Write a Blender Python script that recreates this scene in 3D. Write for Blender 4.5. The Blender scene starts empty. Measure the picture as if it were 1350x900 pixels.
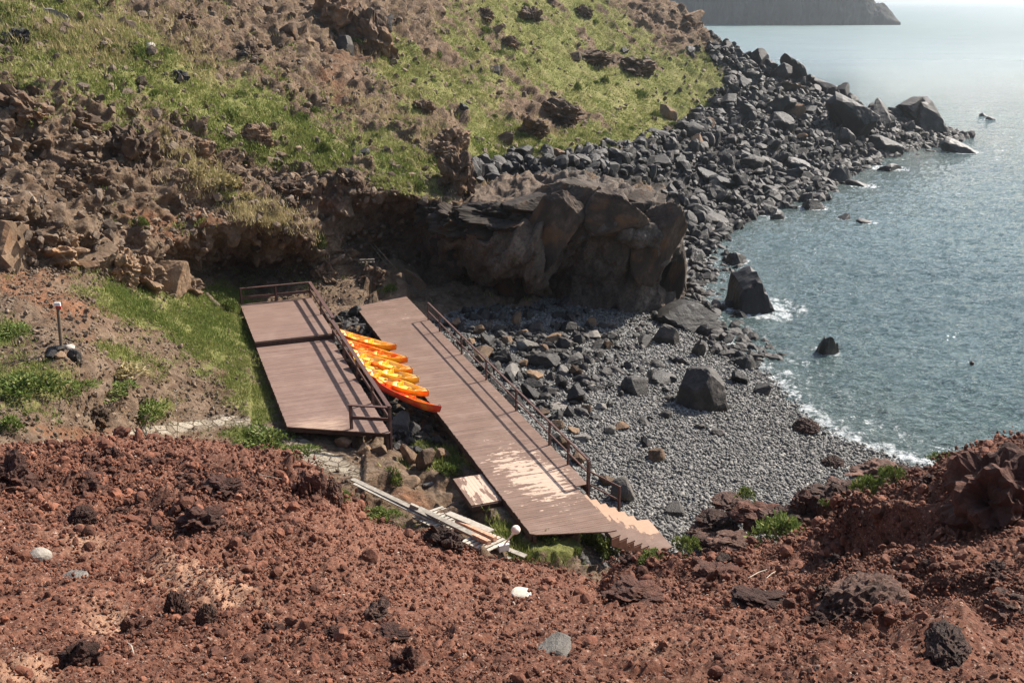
import bpy, bmesh, math, random
import numpy as np
from mathutils import Vector, Matrix, Euler
random.seed(7); rng = np.random.default_rng(11)
SC = bpy.context.scene
COL = SC.collection
R = math.radians
f32 = np.float32

# ------------------------------------------------------------------ camera maths
FPX, HOR, H = 1312.5, 2.0, 16.0
TH = math.atan((450 - HOR) / FPX); CT, ST = math.cos(TH), math.sin(TH)

def ray(px, py):
    u = (px - 675) / FPX; v = (450 - py) / FPX
    return u, CT + v * ST, -ST + v * CT

def PZ(px, py, z):                      # point of the ray at height z
    x, y, w = ray(px, py); t = (z - H) / w
    return Vector((x * t, y * t, z))

def PY(px, py, Y):                      # point of the ray at distance Y
    x, y, w = ray(px, py); t = Y / y
    return Vector((x * t, Y, H + w * t))

def YZ(px, Y, z):                       # hidden ground: azimuth, distance and height
    k = (z - H) / Y
    v = (k * CT + ST) / (CT - k * ST)
    return Vector(((px - 675) / FPX * Y / (CT + v * ST), Y, z))

def project(V):
    d = V - np.array([0, 0, H])
    yc = d[..., 1] * CT - d[..., 2] * ST
    zc = d[..., 1] * ST + d[..., 2] * CT
    yc = np.maximum(yc, .05)
    return 675 + FPX * d[..., 0] / yc, 450 - FPX * zc / yc

# ------------------------------------------------------------------ noise
_G = rng.normal(size=(256, 3)); _G = (_G / np.linalg.norm(_G, axis=1)[:, None]).astype(f32)

def _hash(ix, iy, iz, seed):
    h = (ix.astype(np.uint32) * np.uint32(374761393) + iy.astype(np.uint32) * np.uint32(668265263)
         + iz.astype(np.uint32) * np.uint32(2147483647 - 1274126177 % 1000) + np.uint32(seed * 974711 % 4294967291))
    h = (h ^ (h >> np.uint32(13))) * np.uint32(1274126177)
    h = (h ^ (h >> np.uint32(16))) * np.uint32(2246822519)
    return h ^ (h >> np.uint32(15))

def pnoise(p, seed=0):
    i = np.floor(p).astype(np.int64); fr = (p - i).astype(f32)
    w = fr * fr * fr * (fr * (fr * 6 - 15) + 10)
    out = np.zeros(p.shape[0], f32)
    for dx in (0, 1):
        for dy in (0, 1):
            for dz in (0, 1):
                g = _G[_hash(i[:, 0] + dx, i[:, 1] + dy, i[:, 2] + dz, seed) & np.uint32(255)]
                d = g[:, 0] * (fr[:, 0] - dx) + g[:, 1] * (fr[:, 1] - dy) + g[:, 2] * (fr[:, 2] - dz)
                ww = (w[:, 0] if dx else 1 - w[:, 0]) * (w[:, 1] if dy else 1 - w[:, 1]) * (w[:, 2] if dz else 1 - w[:, 2])
                out += ww * d
    return out * 1.6

def fbm(p, octv=4, seed=0, gain=.5, ridged=False):
    a, s, out, tot = 1., 1., 0, 0
    for o in range(octv):
        n = pnoise(p * s + o * 17.3, seed + o)
        if ridged: n = 1 - 2 * np.abs(n)
        out = out + a * n; tot += a; a *= gain; s *= 2.03
    return out / tot

def worley(p, seed=0):
    i = np.floor(p).astype(np.int64); fr = (p - i).astype(f32)
    n = p.shape[0]
    f1 = np.full(n, 9, f32); f2 = np.full(n, 9, f32); idh = np.zeros(n, f32)
    for dx in (-1, 0, 1):
        for dy in (-1, 0, 1):
            for dz in (-1, 0, 1):
                h = _hash(i[:, 0] + dx, i[:, 1] + dy, i[:, 2] + dz, seed)
                a = (h & np.uint32(1023)).astype(f32) / 1023; b = ((h >> np.uint32(10)) & np.uint32(1023)).astype(f32) / 1023
                c = ((h >> np.uint32(20)) & np.uint32(1023)).astype(f32) / 1023
                d = (dx + a - fr[:, 0]) ** 2 + (dy + b - fr[:, 1]) ** 2 + (dz + c - fr[:, 2]) ** 2
                m = d < f1
                f2 = np.where(m, f1, np.minimum(f2, d)); f1 = np.where(m, d, f1); idh = np.where(m, (a * 7 + c * 3.1) % 1, idh)
    return np.sqrt(f1), np.sqrt(f2), idh

def facets(p, seed=0, k=15.):
    """tilted plane per cell, like fractured rock: about -0.5 .. 0.5"""
    i = np.floor(p).astype(np.int64); fr = (p - i).astype(f32); n = p.shape[0]
    f1 = np.zeros(n, f32); out = np.zeros(n, f32)
    for dx in (-1, 0, 1):
        for dy in (-1, 0, 1):
            for dz in (-1, 0, 1):
                h = _hash(i[:, 0] + dx, i[:, 1] + dy, i[:, 2] + dz, seed)
                o = np.stack([fr[:, 0] - dx - (h & np.uint32(1023)).astype(f32) / 1023, fr[:, 1] - dy - ((h >> np.uint32(10)) & np.uint32(1023)).astype(f32) / 1023, fr[:, 2] - dz - ((h >> np.uint32(20)) & np.uint32(1023)).astype(f32) / 1023], 1)
                d = (o * o).sum(1); g = _G[(h >> np.uint32(5)) & np.uint32(255)]
                w = np.exp(-k * d); f1 += w; out += w * ((o * g).sum(1) + .3 * g[:, 2])
    return out / np.maximum(f1, 1e-9)

def sstep(a, b, x):
    t = np.clip((x - a) / (b - a), 0, 1); return t * t * (3 - 2 * t)

# ------------------------------------------------------------------ lofts
def pchip(xk, yk, x):
    """xk (n), yk (n, ...), x (m) -> (m, ...) monotone cubic"""
    xk = np.asarray(xk, float); yk = np.asarray(yk, float); n = len(xk)
    hk = np.diff(xk); sh = (n - 1,) + (1,) * (yk.ndim - 1)
    dl = np.diff(yk, axis=0) / hk.reshape(sh)
    d = np.zeros_like(yk); d[0] = dl[0]; d[-1] = dl[-1]
    for k in range(1, n - 1):
        w1 = 2 * hk[k] + hk[k - 1]; w2 = hk[k] + 2 * hk[k - 1]
        m = dl[k - 1] * dl[k] > 0
        with np.errstate(divide='ignore', invalid='ignore'):
            v = (w1 + w2) / (w1 / dl[k - 1] + w2 / dl[k])
        d[k] = np.where(m, v, 0)
    j = np.clip(np.searchsorted(xk, x, side='right') - 1, 0, n - 2)
    tsh = (len(x),) + (1,) * (yk.ndim - 1)
    hh = hk[j].reshape(tsh); t = ((x - xk[j]) / hk[j]).reshape(tsh)
    return ((1 + 2 * t) * (1 - t) ** 2 * yk[j] + t * (1 - t) ** 2 * hh * d[j] + t * t * (3 - 2 * t) * yk[j + 1] + t * t * (t - 1) * hh * d[j + 1])

def loft(rows, s, counts):
    """rows: lists of (px, py, Y) or (px, None, Y, z); s: columns; counts: samples per row interval"""
    L = []
    for r in rows:
        r = sorted(r, key=lambda k: k[0])
        pts = [YZ(k[0], k[2], k[3]) if k[1] is None else PY(*k) for k in r]
        L.append(pchip([k[0] for k in r], np.array([tuple(p) for p in pts]), s))
    L = np.array(L)                                     # rows x cols x 3
    t = np.concatenate([np.arange(c) / c + i for i, c in enumerate(counts)] + [[len(rows) - 1]])
    return pchip(np.arange(len(rows)), L, t), t

def grid_normals(V):
    n = np.cross(np.gradient(V, axis=1), np.gradient(V, axis=0))
    n /= np.maximum(np.linalg.norm(n, axis=2, keepdims=True), 1e-9)
    if (n * (np.array([0, 0, H]) - V)).sum(2).mean() < 0: n = -n
    return n

# ------------------------------------------------------------------ mesh building
def raw_mesh(name, V, F, smooth=True, attrs=None):
    V = np.ascontiguousarray(V.reshape(-1, 3), f32); F = np.ascontiguousarray(F, np.int32); k = F.shape[1]
    me = bpy.data.meshes.new(name)
    me.vertices.add(len(V)); me.vertices.foreach_set('co', V.ravel())
    me.loops.add(F.size); me.loops.foreach_set('vertex_index', F.ravel())
    me.polygons.add(len(F)); me.polygons.foreach_set('loop_start', np.arange(0, F.size, k, dtype=np.int32))
    me.polygons.foreach_set('use_smooth', np.full(len(F), smooth))
    for nm, a in (attrs or {}).items():
        me.attributes.new(nm, 'FLOAT', 'POINT').data.foreach_set('value', np.ascontiguousarray(a, f32).ravel())
    me.update(calc_edges=True); me.validate()
    return me

def grid_faces(nr, nc, keep=None, flip=False):
    a = np.arange(nr * nc).reshape(nr, nc)
    F = np.stack([a[:-1, :-1], a[:-1, 1:], a[1:, 1:], a[1:, :-1]], -1).reshape(-1, 4)
    if keep is not None:
        kk = (keep[:-1, :-1] | keep[1:, 1:] | keep[:-1, 1:] | keep[1:, :-1]).ravel(); F = F[kk]
    return F[:, ::-1] if flip else F

def put(name, me, mat=None, parent=None, loc=None, rot=None, scale=None):
    o = bpy.data.objects.new(name, me); COL.objects.link(o)
    if mat is not None and me is not None and not len(me.materials): me.materials.append(mat)
    if parent is not None: o.parent = parent
    if loc is not None: o.location = loc
    if rot is not None: o.rotation_euler = rot
    if scale is not None: o.scale = scale
    return o

def tag(o, label=None, cat=None, group=None, kind=None):
    for k, v in (('label', label), ('category', cat), ('group', group), ('kind', kind)):
        if v: o[k] = v
    return o

def empty(name, loc=(0, 0, 0), rz=0):
    o = bpy.data.objects.new(name, None); COL.objects.link(o); o.location = loc; o.rotation_euler = (0, 0, rz); return o

class MB:
    """collects boxes and tubes into one mesh"""
    def __init__(s): s.v = []; s.f = []; s.r = []
    def add(s, vs, fs, rnd=0.):
        b = len(s.v); s.v += [tuple(x) for x in vs]; s.f += [tuple(i + b for i in q) for q in fs]; s.r += [rnd] * len(vs)
    def box(s, c, size, rz=0, tilt=0, rnd=None, bev=0.):
        hx, hy, hz = [k / 2 for k in size]
        m = Matrix.Translation(c) @ Euler((tilt, 0, rz)).to_matrix().to_4x4()
        vs = [m @ Vector((x * hx, y * hy, z * hz)) for z in (-1, 1) for x, y in ((-1, -1), (1, -1), (1, 1), (-1, 1))]
        s.add(vs, [(3, 2, 1, 0), (4, 5, 6, 7), (0, 1, 5, 4), (1, 2, 6, 5), (2, 3, 7, 6), (3, 0, 4, 7)], random.random() if rnd is None else rnd)
    def bar(s, a, b, w, h, rnd=None):               # rectangular beam from a to b
        a, b = Vector(a), Vector(b); d = (b - a).normalized()
        up = Vector((0, 0, 1)) if abs(d.z) < .95 else Vector((-.3486, .9373, 0))
        sx = d.cross(up).normalized(); up = sx.cross(d)
        vs = [p + sx * (x * w / 2) + up * (y * h / 2) for p in (a, b) for x, y in ((-1, -1), (1, -1), (1, 1), (-1, 1))]
        s.add(vs, [(3, 2, 1, 0), (4, 5, 6, 7), (0, 1, 5, 4), (1, 2, 6, 5), (2, 3, 7, 6), (3, 0, 4, 7)], random.random() if rnd is None else rnd)
    def tube(s, pts, rad, n=8, rnd=None):
        pts = [Vector(p) for p in pts]; rad = rad if isinstance(rad, (list, tuple)) else [rad] * len(pts)
        vs = []; fs = []
        for i, p in enumerate(pts):
            d = (pts[min(i + 1, len(pts) - 1)] - pts[max(i - 1, 0)]).normalized()
            q = d.to_track_quat('Z', 'Y')
            vs += [p + q @ Vector((math.cos(2 * math.pi * k / n) * rad[i], math.sin(2 * math.pi * k / n) * rad[i], 0)) for k in range(n)]
        for i in range(len(pts) - 1):
            fs += [(i * n + k, i * n + (k + 1) % n, (i + 1) * n + (k + 1) % n, (i + 1) * n + k) for k in range(n)]
        fs += [tuple(range(n - 1, -1, -1)), tuple((len(pts) - 1) * n + k for k in range(n))]
        s.add(vs, fs, random.random() if rnd is None else rnd)
    def mesh(s, name, smooth=False):
        me = bpy.data.meshes.new(name); me.from_pydata(s.v, [], s.f)
        me.attributes.new('rnd', 'FLOAT', 'POINT').data.foreach_set('value', s.r)
        if smooth: me.polygons.foreach_set('use_smooth', [True] * len(me.polygons))
        me.update(); return me
    def build(s, name, mat, parent=None, smooth=False): return put(name, s.mesh(name, smooth), mat, parent)

# ------------------------------------------------------------------ materials
class NT:
    def __init__(s, name):
        s.m = bpy.data.materials.new(name); s.m.use_nodes = True
        s.t = s.m.node_tree; s.b = s.t.nodes['Principled BSDF']
    def n(s, typ, **kw):
        o = s.t.nodes.new(typ)
        for k, v in kw.items():
            if k.startswith('i_'):
                o.inputs[k[2:].replace('_', ' ')].default_value = v
            else: setattr(o, k, v)
        return o
    def l(s, a, b): s.t.links.new(a, b)
    def coord(s, kind='Object', scale=(1, 1, 1), rot=(0, 0, 0)):
        c = s.n('ShaderNodeTexCoord'); m = s.n('ShaderNodeMapping')
        m.inputs['Scale'].default_value = scale; m.inputs['Rotation'].default_value = rot
        s.l(c.outputs[kind], m.inputs[0]); return m.outputs[0]
    def noise(s, co, scale, detail=4, rough=.6, out='Fac', dist=0.):
        o = s.n('ShaderNodeTexNoise'); o.inputs['Scale'].default_value = scale; o.inputs['Detail'].default_value = detail
        o.inputs['Roughness'].default_value = rough; o.inputs['Distortion'].default_value = dist
        s.l(co, o.inputs['Vector']); return o.outputs[out]
    def vor(s, co, scale, feature='F1', out='Distance', rnd=1.):
        o = s.n('ShaderNodeTexVoronoi', feature=feature); o.inputs['Scale'].default_value = scale
        o.inputs['Randomness'].default_value = rnd; s.l(co, o.inputs['Vector']); return o.outputs[out]
    def ramp(s, fac, stops, interp='LINEAR'):
        o = s.n('ShaderNodeValToRGB'); cr = o.color_ramp; cr.interpolation = interp
        while len(cr.elements) < len(stops): cr.elements.new(.5)
        for e, (p, c) in zip(cr.elements, stops):
            e.position = p; e.color = (c, c, c, 1) if isinstance(c, (int, float)) else (*c, 1)
        s.l(fac, o.inputs[0]); return o.outputs[0]
    def mix(s, fac, a, b, mode='MIX'):
        o = s.n('ShaderNodeMix', data_type='RGBA', blend_type=mode)
        for sock, val in ((o.inputs[0], fac), (o.inputs[6], a), (o.inputs[7], b)):
            if hasattr(val, 'is_linked'): s.l(val, sock)
            elif isinstance(val, (int, float)): sock.default_value = val
            else: sock.default_value = (*val, 1)
        return o.outputs[2]
    def math(s, op, a, b=0., c=None, clamp=False):
        o = s.n('ShaderNodeMath', operation=op, use_clamp=clamp)
        for sock, val in zip(o.inputs, (a, b, c)):
            if val is None: continue
            if hasattr(val, 'is_linked'): s.l(val, sock)
            else: sock.default_value = val
        return o.outputs[0]
    def attr(s, name): return s.n('ShaderNodeAttribute', attribute_name=name).outputs['Fac']
    def orand(s): return s.n('ShaderNodeObjectInfo').outputs['Random']
    def bump(s, hgt, strength=.5, dist=.05, prev=None):
        o = s.n('ShaderNodeBump'); o.inputs['Strength'].default_value = strength; o.inputs['Distance'].default_value = dist
        s.l(hgt, o.inputs['Height'])
        if prev is not None: s.l(prev, o.inputs['Normal'])
        return o.outputs[0]
    def done(s, col=None, rough=.9, spec=.3, nor=None):
        if col is not None:
            if hasattr(col, 'is_linked'): s.l(col, s.b.inputs['Base Color'])
            else: s.b.inputs['Base Color'].default_value = (*col, 1)
        if hasattr(rough, 'is_linked'): s.l(rough, s.b.inputs['Roughness'])
        else: s.b.inputs['Roughness'].default_value = rough
        s.b.inputs['Specular IOR Level'].default_value = spec
        if nor is not None: s.l(nor, s.b.inputs['Normal'])
        return s.m

def rock_mat(name, dark, mid, light, stain=None, rough=.85, spec=.3, scale=1., rnd='obj', bumps=1.):
    t = NT(name); co = t.coord('Object', (scale,) * 3)
    n1 = t.noise(co, 1.3, 6, .65); n2 = t.noise(co, 9, 5, .7)
    c = t.ramp(n1, [(.3, dark), (.52, mid), (.75, light)])
    c = t.mix(t.ramp(n2, [(.35, 0.), (.7, .55)]), c, dark)
    if stain: c = t.mix(t.ramp(t.noise(co, .9, 4, .6, dist=.6), [(.52, 0.), (.68, .75)]), c, stain)
    r = t.orand() if rnd == 'obj' else t.attr('rnd')
    c = t.mix(1., c, t.ramp(r, [(0., (.55, .53, .5)), (.5, (.95, .93, .9)), (1., (1.45, 1.38, 1.28))]), 'MULTIPLY')
    nb = t.bump(t.noise(co, 3.5, 8, .72), .55 * bumps, .12)
    nb = t.bump(t.vor(co, 11, 'F1'), .25 * bumps, .04, nb)
    return t.done(c, rough, spec, nb)

M = {}
M['basalt'] = rock_mat('basalt', (.011, .0095, .008), (.033, .028, .024), (.1, .085, .071), rough=.66, spec=.4)
M['basalt_small'] = rock_mat('basalt_small', (.012, .0105, .009), (.034, .029, .025), (.1, .086, .073), rough=.66, spec=.4, rnd='attr')
M['wet_rock'] = rock_mat('wet_rock', (.012, .011, .01), (.032, .028, .024), (.075, .066, .054), rough=.55, spec=.35)
M['brown_rock'] = rock_mat('brown_rock', (.05, .031, .019), (.135, .088, .056), (.26, .18, .12), stain=(.19, .1, .045))
M['brown_small'] = rock_mat('brown_small', (.07, .05, .034), (.17, .125, .09), (.3, .235, .175), rnd='attr')
M['grey_stone'] = rock_mat('grey_stone', (.12, .11, .1), (.21, .195, .175), (.33, .31, .28))
M['pale_stone'] = rock_mat('pale_stone', (.3, .27, .23), (.45, .41, .36), (.6, .56, .5), bumps=.4)
M['tan_rock'] = rock_mat('tan_rock', (.085, .056, .034), (.175, .118, .075), (.3, .21, .14), stain=(.2, .1, .045))
M['cinder'] = rock_mat('cinder', (.035, .017, .012), (.085, .036, .024), (.15, .066, .042), bumps=1.5)
M['clinker'] = rock_mat('clinker', (.032, .019, .014), (.085, .046, .034), (.165, .098, .073), stain=(.16, .07, .046), bumps=1.5)
M['cinder_small'] = rock_mat('cinder_small', (.06, .023, .014), (.165, .064, .037), (.3, .15, .1), rnd='attr')
M['grit'] = rock_mat('grit', (.2, .14, .11), (.32, .25, .21), (.45, .4, .36), rnd='attr')
M['pebble'] = rock_mat('pebble', (.095, .094, .09), (.165, .162, .154), (.28, .275, .26), rnd='attr', rough=.7, bumps=.3)

# ------------------------------------------------------------------ rock shapes
def ico(sub):
    bm = bmesh.new(); bmesh.ops.create_icosphere(bm, subdivisions=sub, radius=1)
    V = np.array([v.co[:] for v in bm.verts]); F = np.array([[v.index for v in fc.verts] for fc in bm.faces]); bm.free(); return V, F

ICO = {k: ico(k) for k in (1, 2, 3, 4, 5)}
def rock_shape(seed, sub, kind='angular'):
    r_ = np.random.default_rng(seed); D, F = ICO[sub]
    if kind in ('angular', 'block') or not isinstance(kind, str):
        if kind == 'angular':
            k = r_.integers(7, 11); N = r_.normal(size=(k, 3)); h = r_.uniform(.42, .85, k)
        elif kind == 'block':
            N = np.concatenate([np.eye(3), -np.eye(3)]) + r_.normal(size=(6, 3)) * .22; N = np.concatenate([N, r_.normal(size=(4, 3))]); h = np.concatenate([r_.uniform(.5, .66, 6), r_.uniform(.62, .85, 4)])
        else:
            N = np.array([q[:3] for q in kind], float); h = np.array([q[3] for q in kind], float)
        N /= np.linalg.norm(N, axis=1)[:, None]
        dn = np.maximum(D @ N.T, .03)
        rad = np.minimum((h / dn).min(1), 1.2)
        V = D * rad[:, None]
        if sub >= 3: V = V * (1 + .06 * fbm(V * 1.9 + seed, 4, seed % 50) + .04 * fbm(V * 6 + seed, 3, seed % 50 + 9, .6))[:, None]
    elif kind == 'crag':
        q = D * np.array([1.6, 1.6, 2.2]) + .35 * fbm(D * 2 + seed, 2, seed % 50)[:, None] + seed
        a1, a2, ah = worley(q.astype(f32), seed % 40); b1, b2, bh = worley((q * 2.6).astype(f32), seed % 40 + 3)
        V = D * (1 + .38 * (ah - .5) * sstep(0, .25, a2 - a1) + .5 * facets((q * .8).astype(f32), seed % 40 + 7, 25.) + .16 * facets((q * 2.2).astype(f32), seed % 40 + 8, 25.) + .22 * fbm(D * 1.3 + seed, 2, 3) + .06 * fbm(D * 9 + seed, 3, 5, .6))[:, None]
    elif kind == 'clinker':
        n = .38 * fbm(D * 1.5 + seed, 3, seed % 50) + .22 * fbm(D * 4.5 + seed, 4, seed % 50 + 3, .6, True) + .1 * fbm(D * 14 + seed, 3, 6, .6)
        V = D * (1 + n)[:, None]
    else:
        V = D * (1 + .18 * fbm(D * .9 + seed * 3.1, 2, seed % 50))[:, None]
    V = V - (V.max(0) + V.min(0)) / 2
    V /= (V.max(0) - V.min(0)) / 2
    return V, F

def rock_mesh(seed, sub, kind, mat):
    V, F = rock_shape(seed, sub, kind); me = raw_mesh('rock', V, F, False); me.materials.append(M[mat])
    return me

BOULD = {m: [rock_mesh(100 + i, 4, 'angular', m) for i in range(9)] for m in ('basalt', 'wet_rock', 'brown_rock', 'tan_rock', 'grey_stone')}
BOULD['clinker'] = [rock_mesh(500 + i, 5, 'clinker', 'clinker') for i in range(4)]
BOULD['wet_rock'] += [rock_mesh(120, 4, [(-.97, -.1, .2, .62), (-.3, -.15, .95, .62), (.72, -.05, .7, .34), (-.12, -.9, .42, .5), (.35, -.85, .4, .55), (0, 1, .2, .7), (1, 0, 0, .95), (0, 0, -1, .5)], 'wet_rock')]
BOULD['basalt'] += [rock_mesh(121, 4, [(.86, -.1, .5, .36), (-1, -.1, .12, .62), (0, -.1, 1, .72), (.1, -1, .22, .5), (0, 1, .1, .6), (0, 0, -1, .6), (.3, -.6, .6, .55)], 'basalt'),
                    rock_mesh(672, 4, 'block', 'basalt'), rock_mesh(122, 4, [(0, .2, 1, .62), (.5, -.3, .75, .6), (-.55, -.2, .75, .58), (.9, -.3, .2, .66), (-.9, -.35, .15, .66), (.25, -.95, .35, .58), (-.35, -.9, .1, .6), (.1, -.9, -.3, .64), (0, 1, .2, .7), (.7, .7, .3, .7), (-.7, .7, .3, .7), (0, 0, -1, .6)], 'basalt')]
for m_ in ('brown_rock', 'clinker', 'basalt', 'tan_rock'): BOULD[m_ + '_crag'] = [rock_mesh(600 + i, 5, 'crag', m_) for i in range(4)]
BOULD['tan_rock_block'] = [rock_mesh(640 + i, 4, 'block', 'tan_rock') for i in range(5)]
BOULD['brown_rock_block'] = [rock_mesh(660 + i, 4, 'block', 'brown_rock') for i in range(3)]
for m_ in ('cinder',): BOULD[m_ + '_crag'] = [rock_mesh(620 + i, 5, 'crag', m_) for i in range(4)]
BOULD['pale_stone'] = [rock_mesh(300 + i, 3, 'round', 'pale_stone') for i in range(3)]
BOULD['cinder'] = [rock_mesh(400 + i, 5, 'clinker', 'cinder') for i in range(5)]

def rand_rot(n):
    q = rng.normal(size=(n, 4)); q /= np.linalg.norm(q, axis=1)[:, None]; w, x, y, z = q.T
    return np.stack([np.stack([1 - 2 * (y * y + z * z), 2 * (x * y - z * w), 2 * (x * z + y * w)], -1),
                     np.stack([2 * (x * y + z * w), 1 - 2 * (x * x + z * z), 2 * (y * z - x * w)], -1),
                     np.stack([2 * (x * z - y * w), 2 * (y * z + x * w), 1 - 2 * (x * x + y * y)], -1)], 1)

def stones(name, P, S, mat, sub=1, kind='angular', flat=.7, variants=6, smooth=False):
    """many small stones in one mesh: P (n,3) places, S (n) radii"""
    Vs, Fs, Rn, b = [], [], [], 0
    grp = np.arange(len(P)) % variants
    for k in range(variants):
        V, F = rock_shape(700 + k, sub, kind); idx = np.where(grp == k)[0]
        if not len(idx): continue
        sc = np.stack([rng.uniform(.7, 1.3, len(idx)), rng.uniform(.6, 1.1, len(idx)), rng.uniform(flat * .7, flat * 1.2, len(idx))], -1) * S[idx][:, None]
        W = np.einsum('nij,nvj->nvi', rand_rot(len(idx)), V[None] * sc[:, None, :]) + P[idx][:, None, :]
        Vs.append(W.reshape(-1, 3)); Fs.append((F[None] + (np.arange(len(idx)) * len(V))[:, None, None]).reshape(-1, 3) + b)
        Rn.append(np.repeat(rng.random(len(idx)), len(V))); b += len(idx) * len(V)
    me = raw_mesh(name, np.concatenate(Vs), np.concatenate(Fs), smooth, {'rnd': np.concatenate(Rn)})
    return put(name, me, M[mat])

# ================================================================== TERRAIN
def ell(px, py, items):
    o = np.zeros_like(px)
    for cx, cy, rx, ry, rot, w in items:
        a = R(rot); dx, dy = px - cx, py - cy
        e = ((dx * math.cos(a) + dy * math.sin(a)) / rx) ** 2 + ((-dx * math.sin(a) + dy * math.cos(a)) / ry) ** 2
        o += w * np.exp(-e * 1.2)
    return o

SHEETS = []                                   # (points, px, py, normals, masks) for placing things on the ground

# ---- hill: path level, grassy bank, cliff band, hillside, boulder slope, ridge
HILL = [
 [(-260, None, 20, 4.2), (0, None, 22, 3.2), (100, None, 25, 2.0), (200, None, 29, .4), (320, None, 31, -.8), (420, None, 30, -1.1), (520, None, 28.5, -1.4), (560, None, 27.3, -1.0), (620, None, 26.5, -.75), (690, None, 26, -.4), (780, None, 26, -.5), (810, None, 26, -2.2), (900, None, 26.5, -3.6), (1340, None, 28, -5)],
 [(-260, 600, 24), (0, 592, 25.5), (60, 585, 27), (200, 568, 34.6), (300, 556, 37), (400, 585, 35.7), (470, 615, 34), (560, 650, 32.5), (640, None, 31, -.7), (700, None, 29, -.36), (745, None, 29, -.45), (785, None, 31, -3), (900, None, 33, -4.5), (1340, None, 36, -5)],
 [(-260, 500, 29), (0, 480, 31), (80, 465, 32), (200, 480, 38), (300, 500, 41), (345, 500, 41.3), (420, None, 41, -.8), (540, None, 39, -.85), (600, None, 39, -1.1), (690, None, 40, -4), (900, None, 45, -5), (1340, None, 50, -5.5)],
 [(-260, 400, 35), (0, 390, 37), (100, 400, 38.5), (200, 420, 43), (300, 440, 47.3), (345, 450, 47.6), (420, None, 48, -.6), (470, None, 47, -.6), (520, None, 46, -.9), (600, None, 46, -4), (900, None, 55, -5), (1340, None, 60, -5.5)],
 [(-260, 335, 38), (0, 345, 40), (100, 352, 42.5), (200, 376, 47), (260, 390, 50.5), (320, 386, 55), (420, 382, 56), (470, 372, 57), (520, 380, 57.5), (560, 396, 57.5), (620, 405, 58), (700, None, 60, -2), (800, None, 62, -3), (900, None, 64, -4.5), (1000, None, 72, -5), (1340, None, 72, -5.5)],
 [(-260, 300, 39), (0, 315, 40.6), (100, 330, 43.2), (180, 352, 47.3), (240, 352, 53), (320, 352, 58.5), (400, 345, 58), (440, 350, 58), (470, 345, 60.5), (520, 335, 62.5), (560, 350, 63), (620, 350, 63), (700, None, 65, 1), (800, None, 67, -.5), (900, None, 70, -3.5), (1000, None, 75, -4.5), (1340, None, 85, -5.5)],
 [(-260, 255, 40), (0, 268, 41.2), (60, 290, 42.2), (100, 305, 43.5), (160, 322, 46), (200, 330, 48), (240, 314, 50), (290, 297, 51.8), (340, 292, 53.3), (395, 303, 54.8), (425, 328, 57), (450, 320, 60), (520, 290, 63), (560, 290, 63.5), (620, 290, 64.5), (700, None, 66, 3.0), (800, None, 69, 1), (900, 345, 76), (960, 312, 84), (1000, 294, 91), (1070, None, 100, -3.2), (1160, None, 127, -3.3), (1215, None, 137, -3.3), (1340, None, 140, -5)],
 [(-260, 235, 43), (0, 245, 43.5), (100, 285, 45.5), (160, 302, 47.3), (200, 308, 49.0), (240, 292, 51.0), (290, 275, 53), (340, 272, 54.5), (395, 285, 56), (430, 292, 58), (470, 255, 58.5), (520, 252, 59.5), (560, 262, 61), (600, 270, 62.5), (630, 262, 66), (700, None, 70, 3.9), (800, 240, 78), (900, 270, 90), (1000, 255, 100), (1070, 235, 112), (1160, 205, 130), (1230, 194, 140), (1340, None, 145, -5)],
 [(-260, 220, 44), (0, 215, 45.5), (100, 225, 48), (200, 225, 51.5), (300, 225, 56), (395, 235, 59.0), (470, 228, 60.5), (540, 235, 63), (610, 235, 67), (650, 215, 75), (700, 212, 80), (800, 190, 93), (900, 190, 112), (1000, 185, 122), (1070, 172, 130), (1160, 175, 138), (1230, 182, 145), (1340, None, 150, -5)],
 [(-260, 130, 46), (0, 150, 47.2), (100, 160, 49.8), (200, 180, 53.3), (300, 190, 58), (395, 190, 63), (470, 185, 66.5), (540, 180, 70), (610, 180, 76), (650, 180, 82), (700, 175, 88), (800, 160, 104), (900, 150, 126), (1000, 145, 135), (1070, 140, 140), (1160, 160, 143), (1230, 175, 148), (1340, None, 155, -5)],
 [(-260, 40, 52), (0, 60, 54), (100, 70, 57), (200, 80, 61), (300, 90, 67), (395, 100, 73), (470, 100, 79), (540, 100, 85), (610, 100, 93), (700, 95, 105), (800, 85, 125), (900, 75, 140), (945, 72, 146), (1000, 95, 147), (1050, 115, 148), (1100, 135, 148), (1160, 155, 148), (1230, 178, 152), (1340, None, 160, -5)],
 [(-260, -60, 62), (0, -40, 64), (100, -30, 68), (200, -20, 73), (300, -10, 80), (470, 0, 95), (610, 0, 112), (700, 0, 128), (800, 0, 142), (860, 0, 150), (893, 8, 153), (940, 48, 153), (975, 80, 152), (1000, None, 152, 4), (1050, None, 153, 2), (1100, None, 153, -.5), (1160, None, 152, -2), (1230, None, 155, -4), (1340, None, 160, -6)],
 [(-260, -200, 75), (0, -180, 80), (200, -150, 90), (470, -120, 115), (610, -110, 135), (700, -90, 150), (800, -60, 160), (860, -20, 163), (893, None, 163, 11), (940, None, 163, 6), (975, None, 163, 2), (1000, None, 163, -2), (1340, None, 168, -8)],
]
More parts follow.
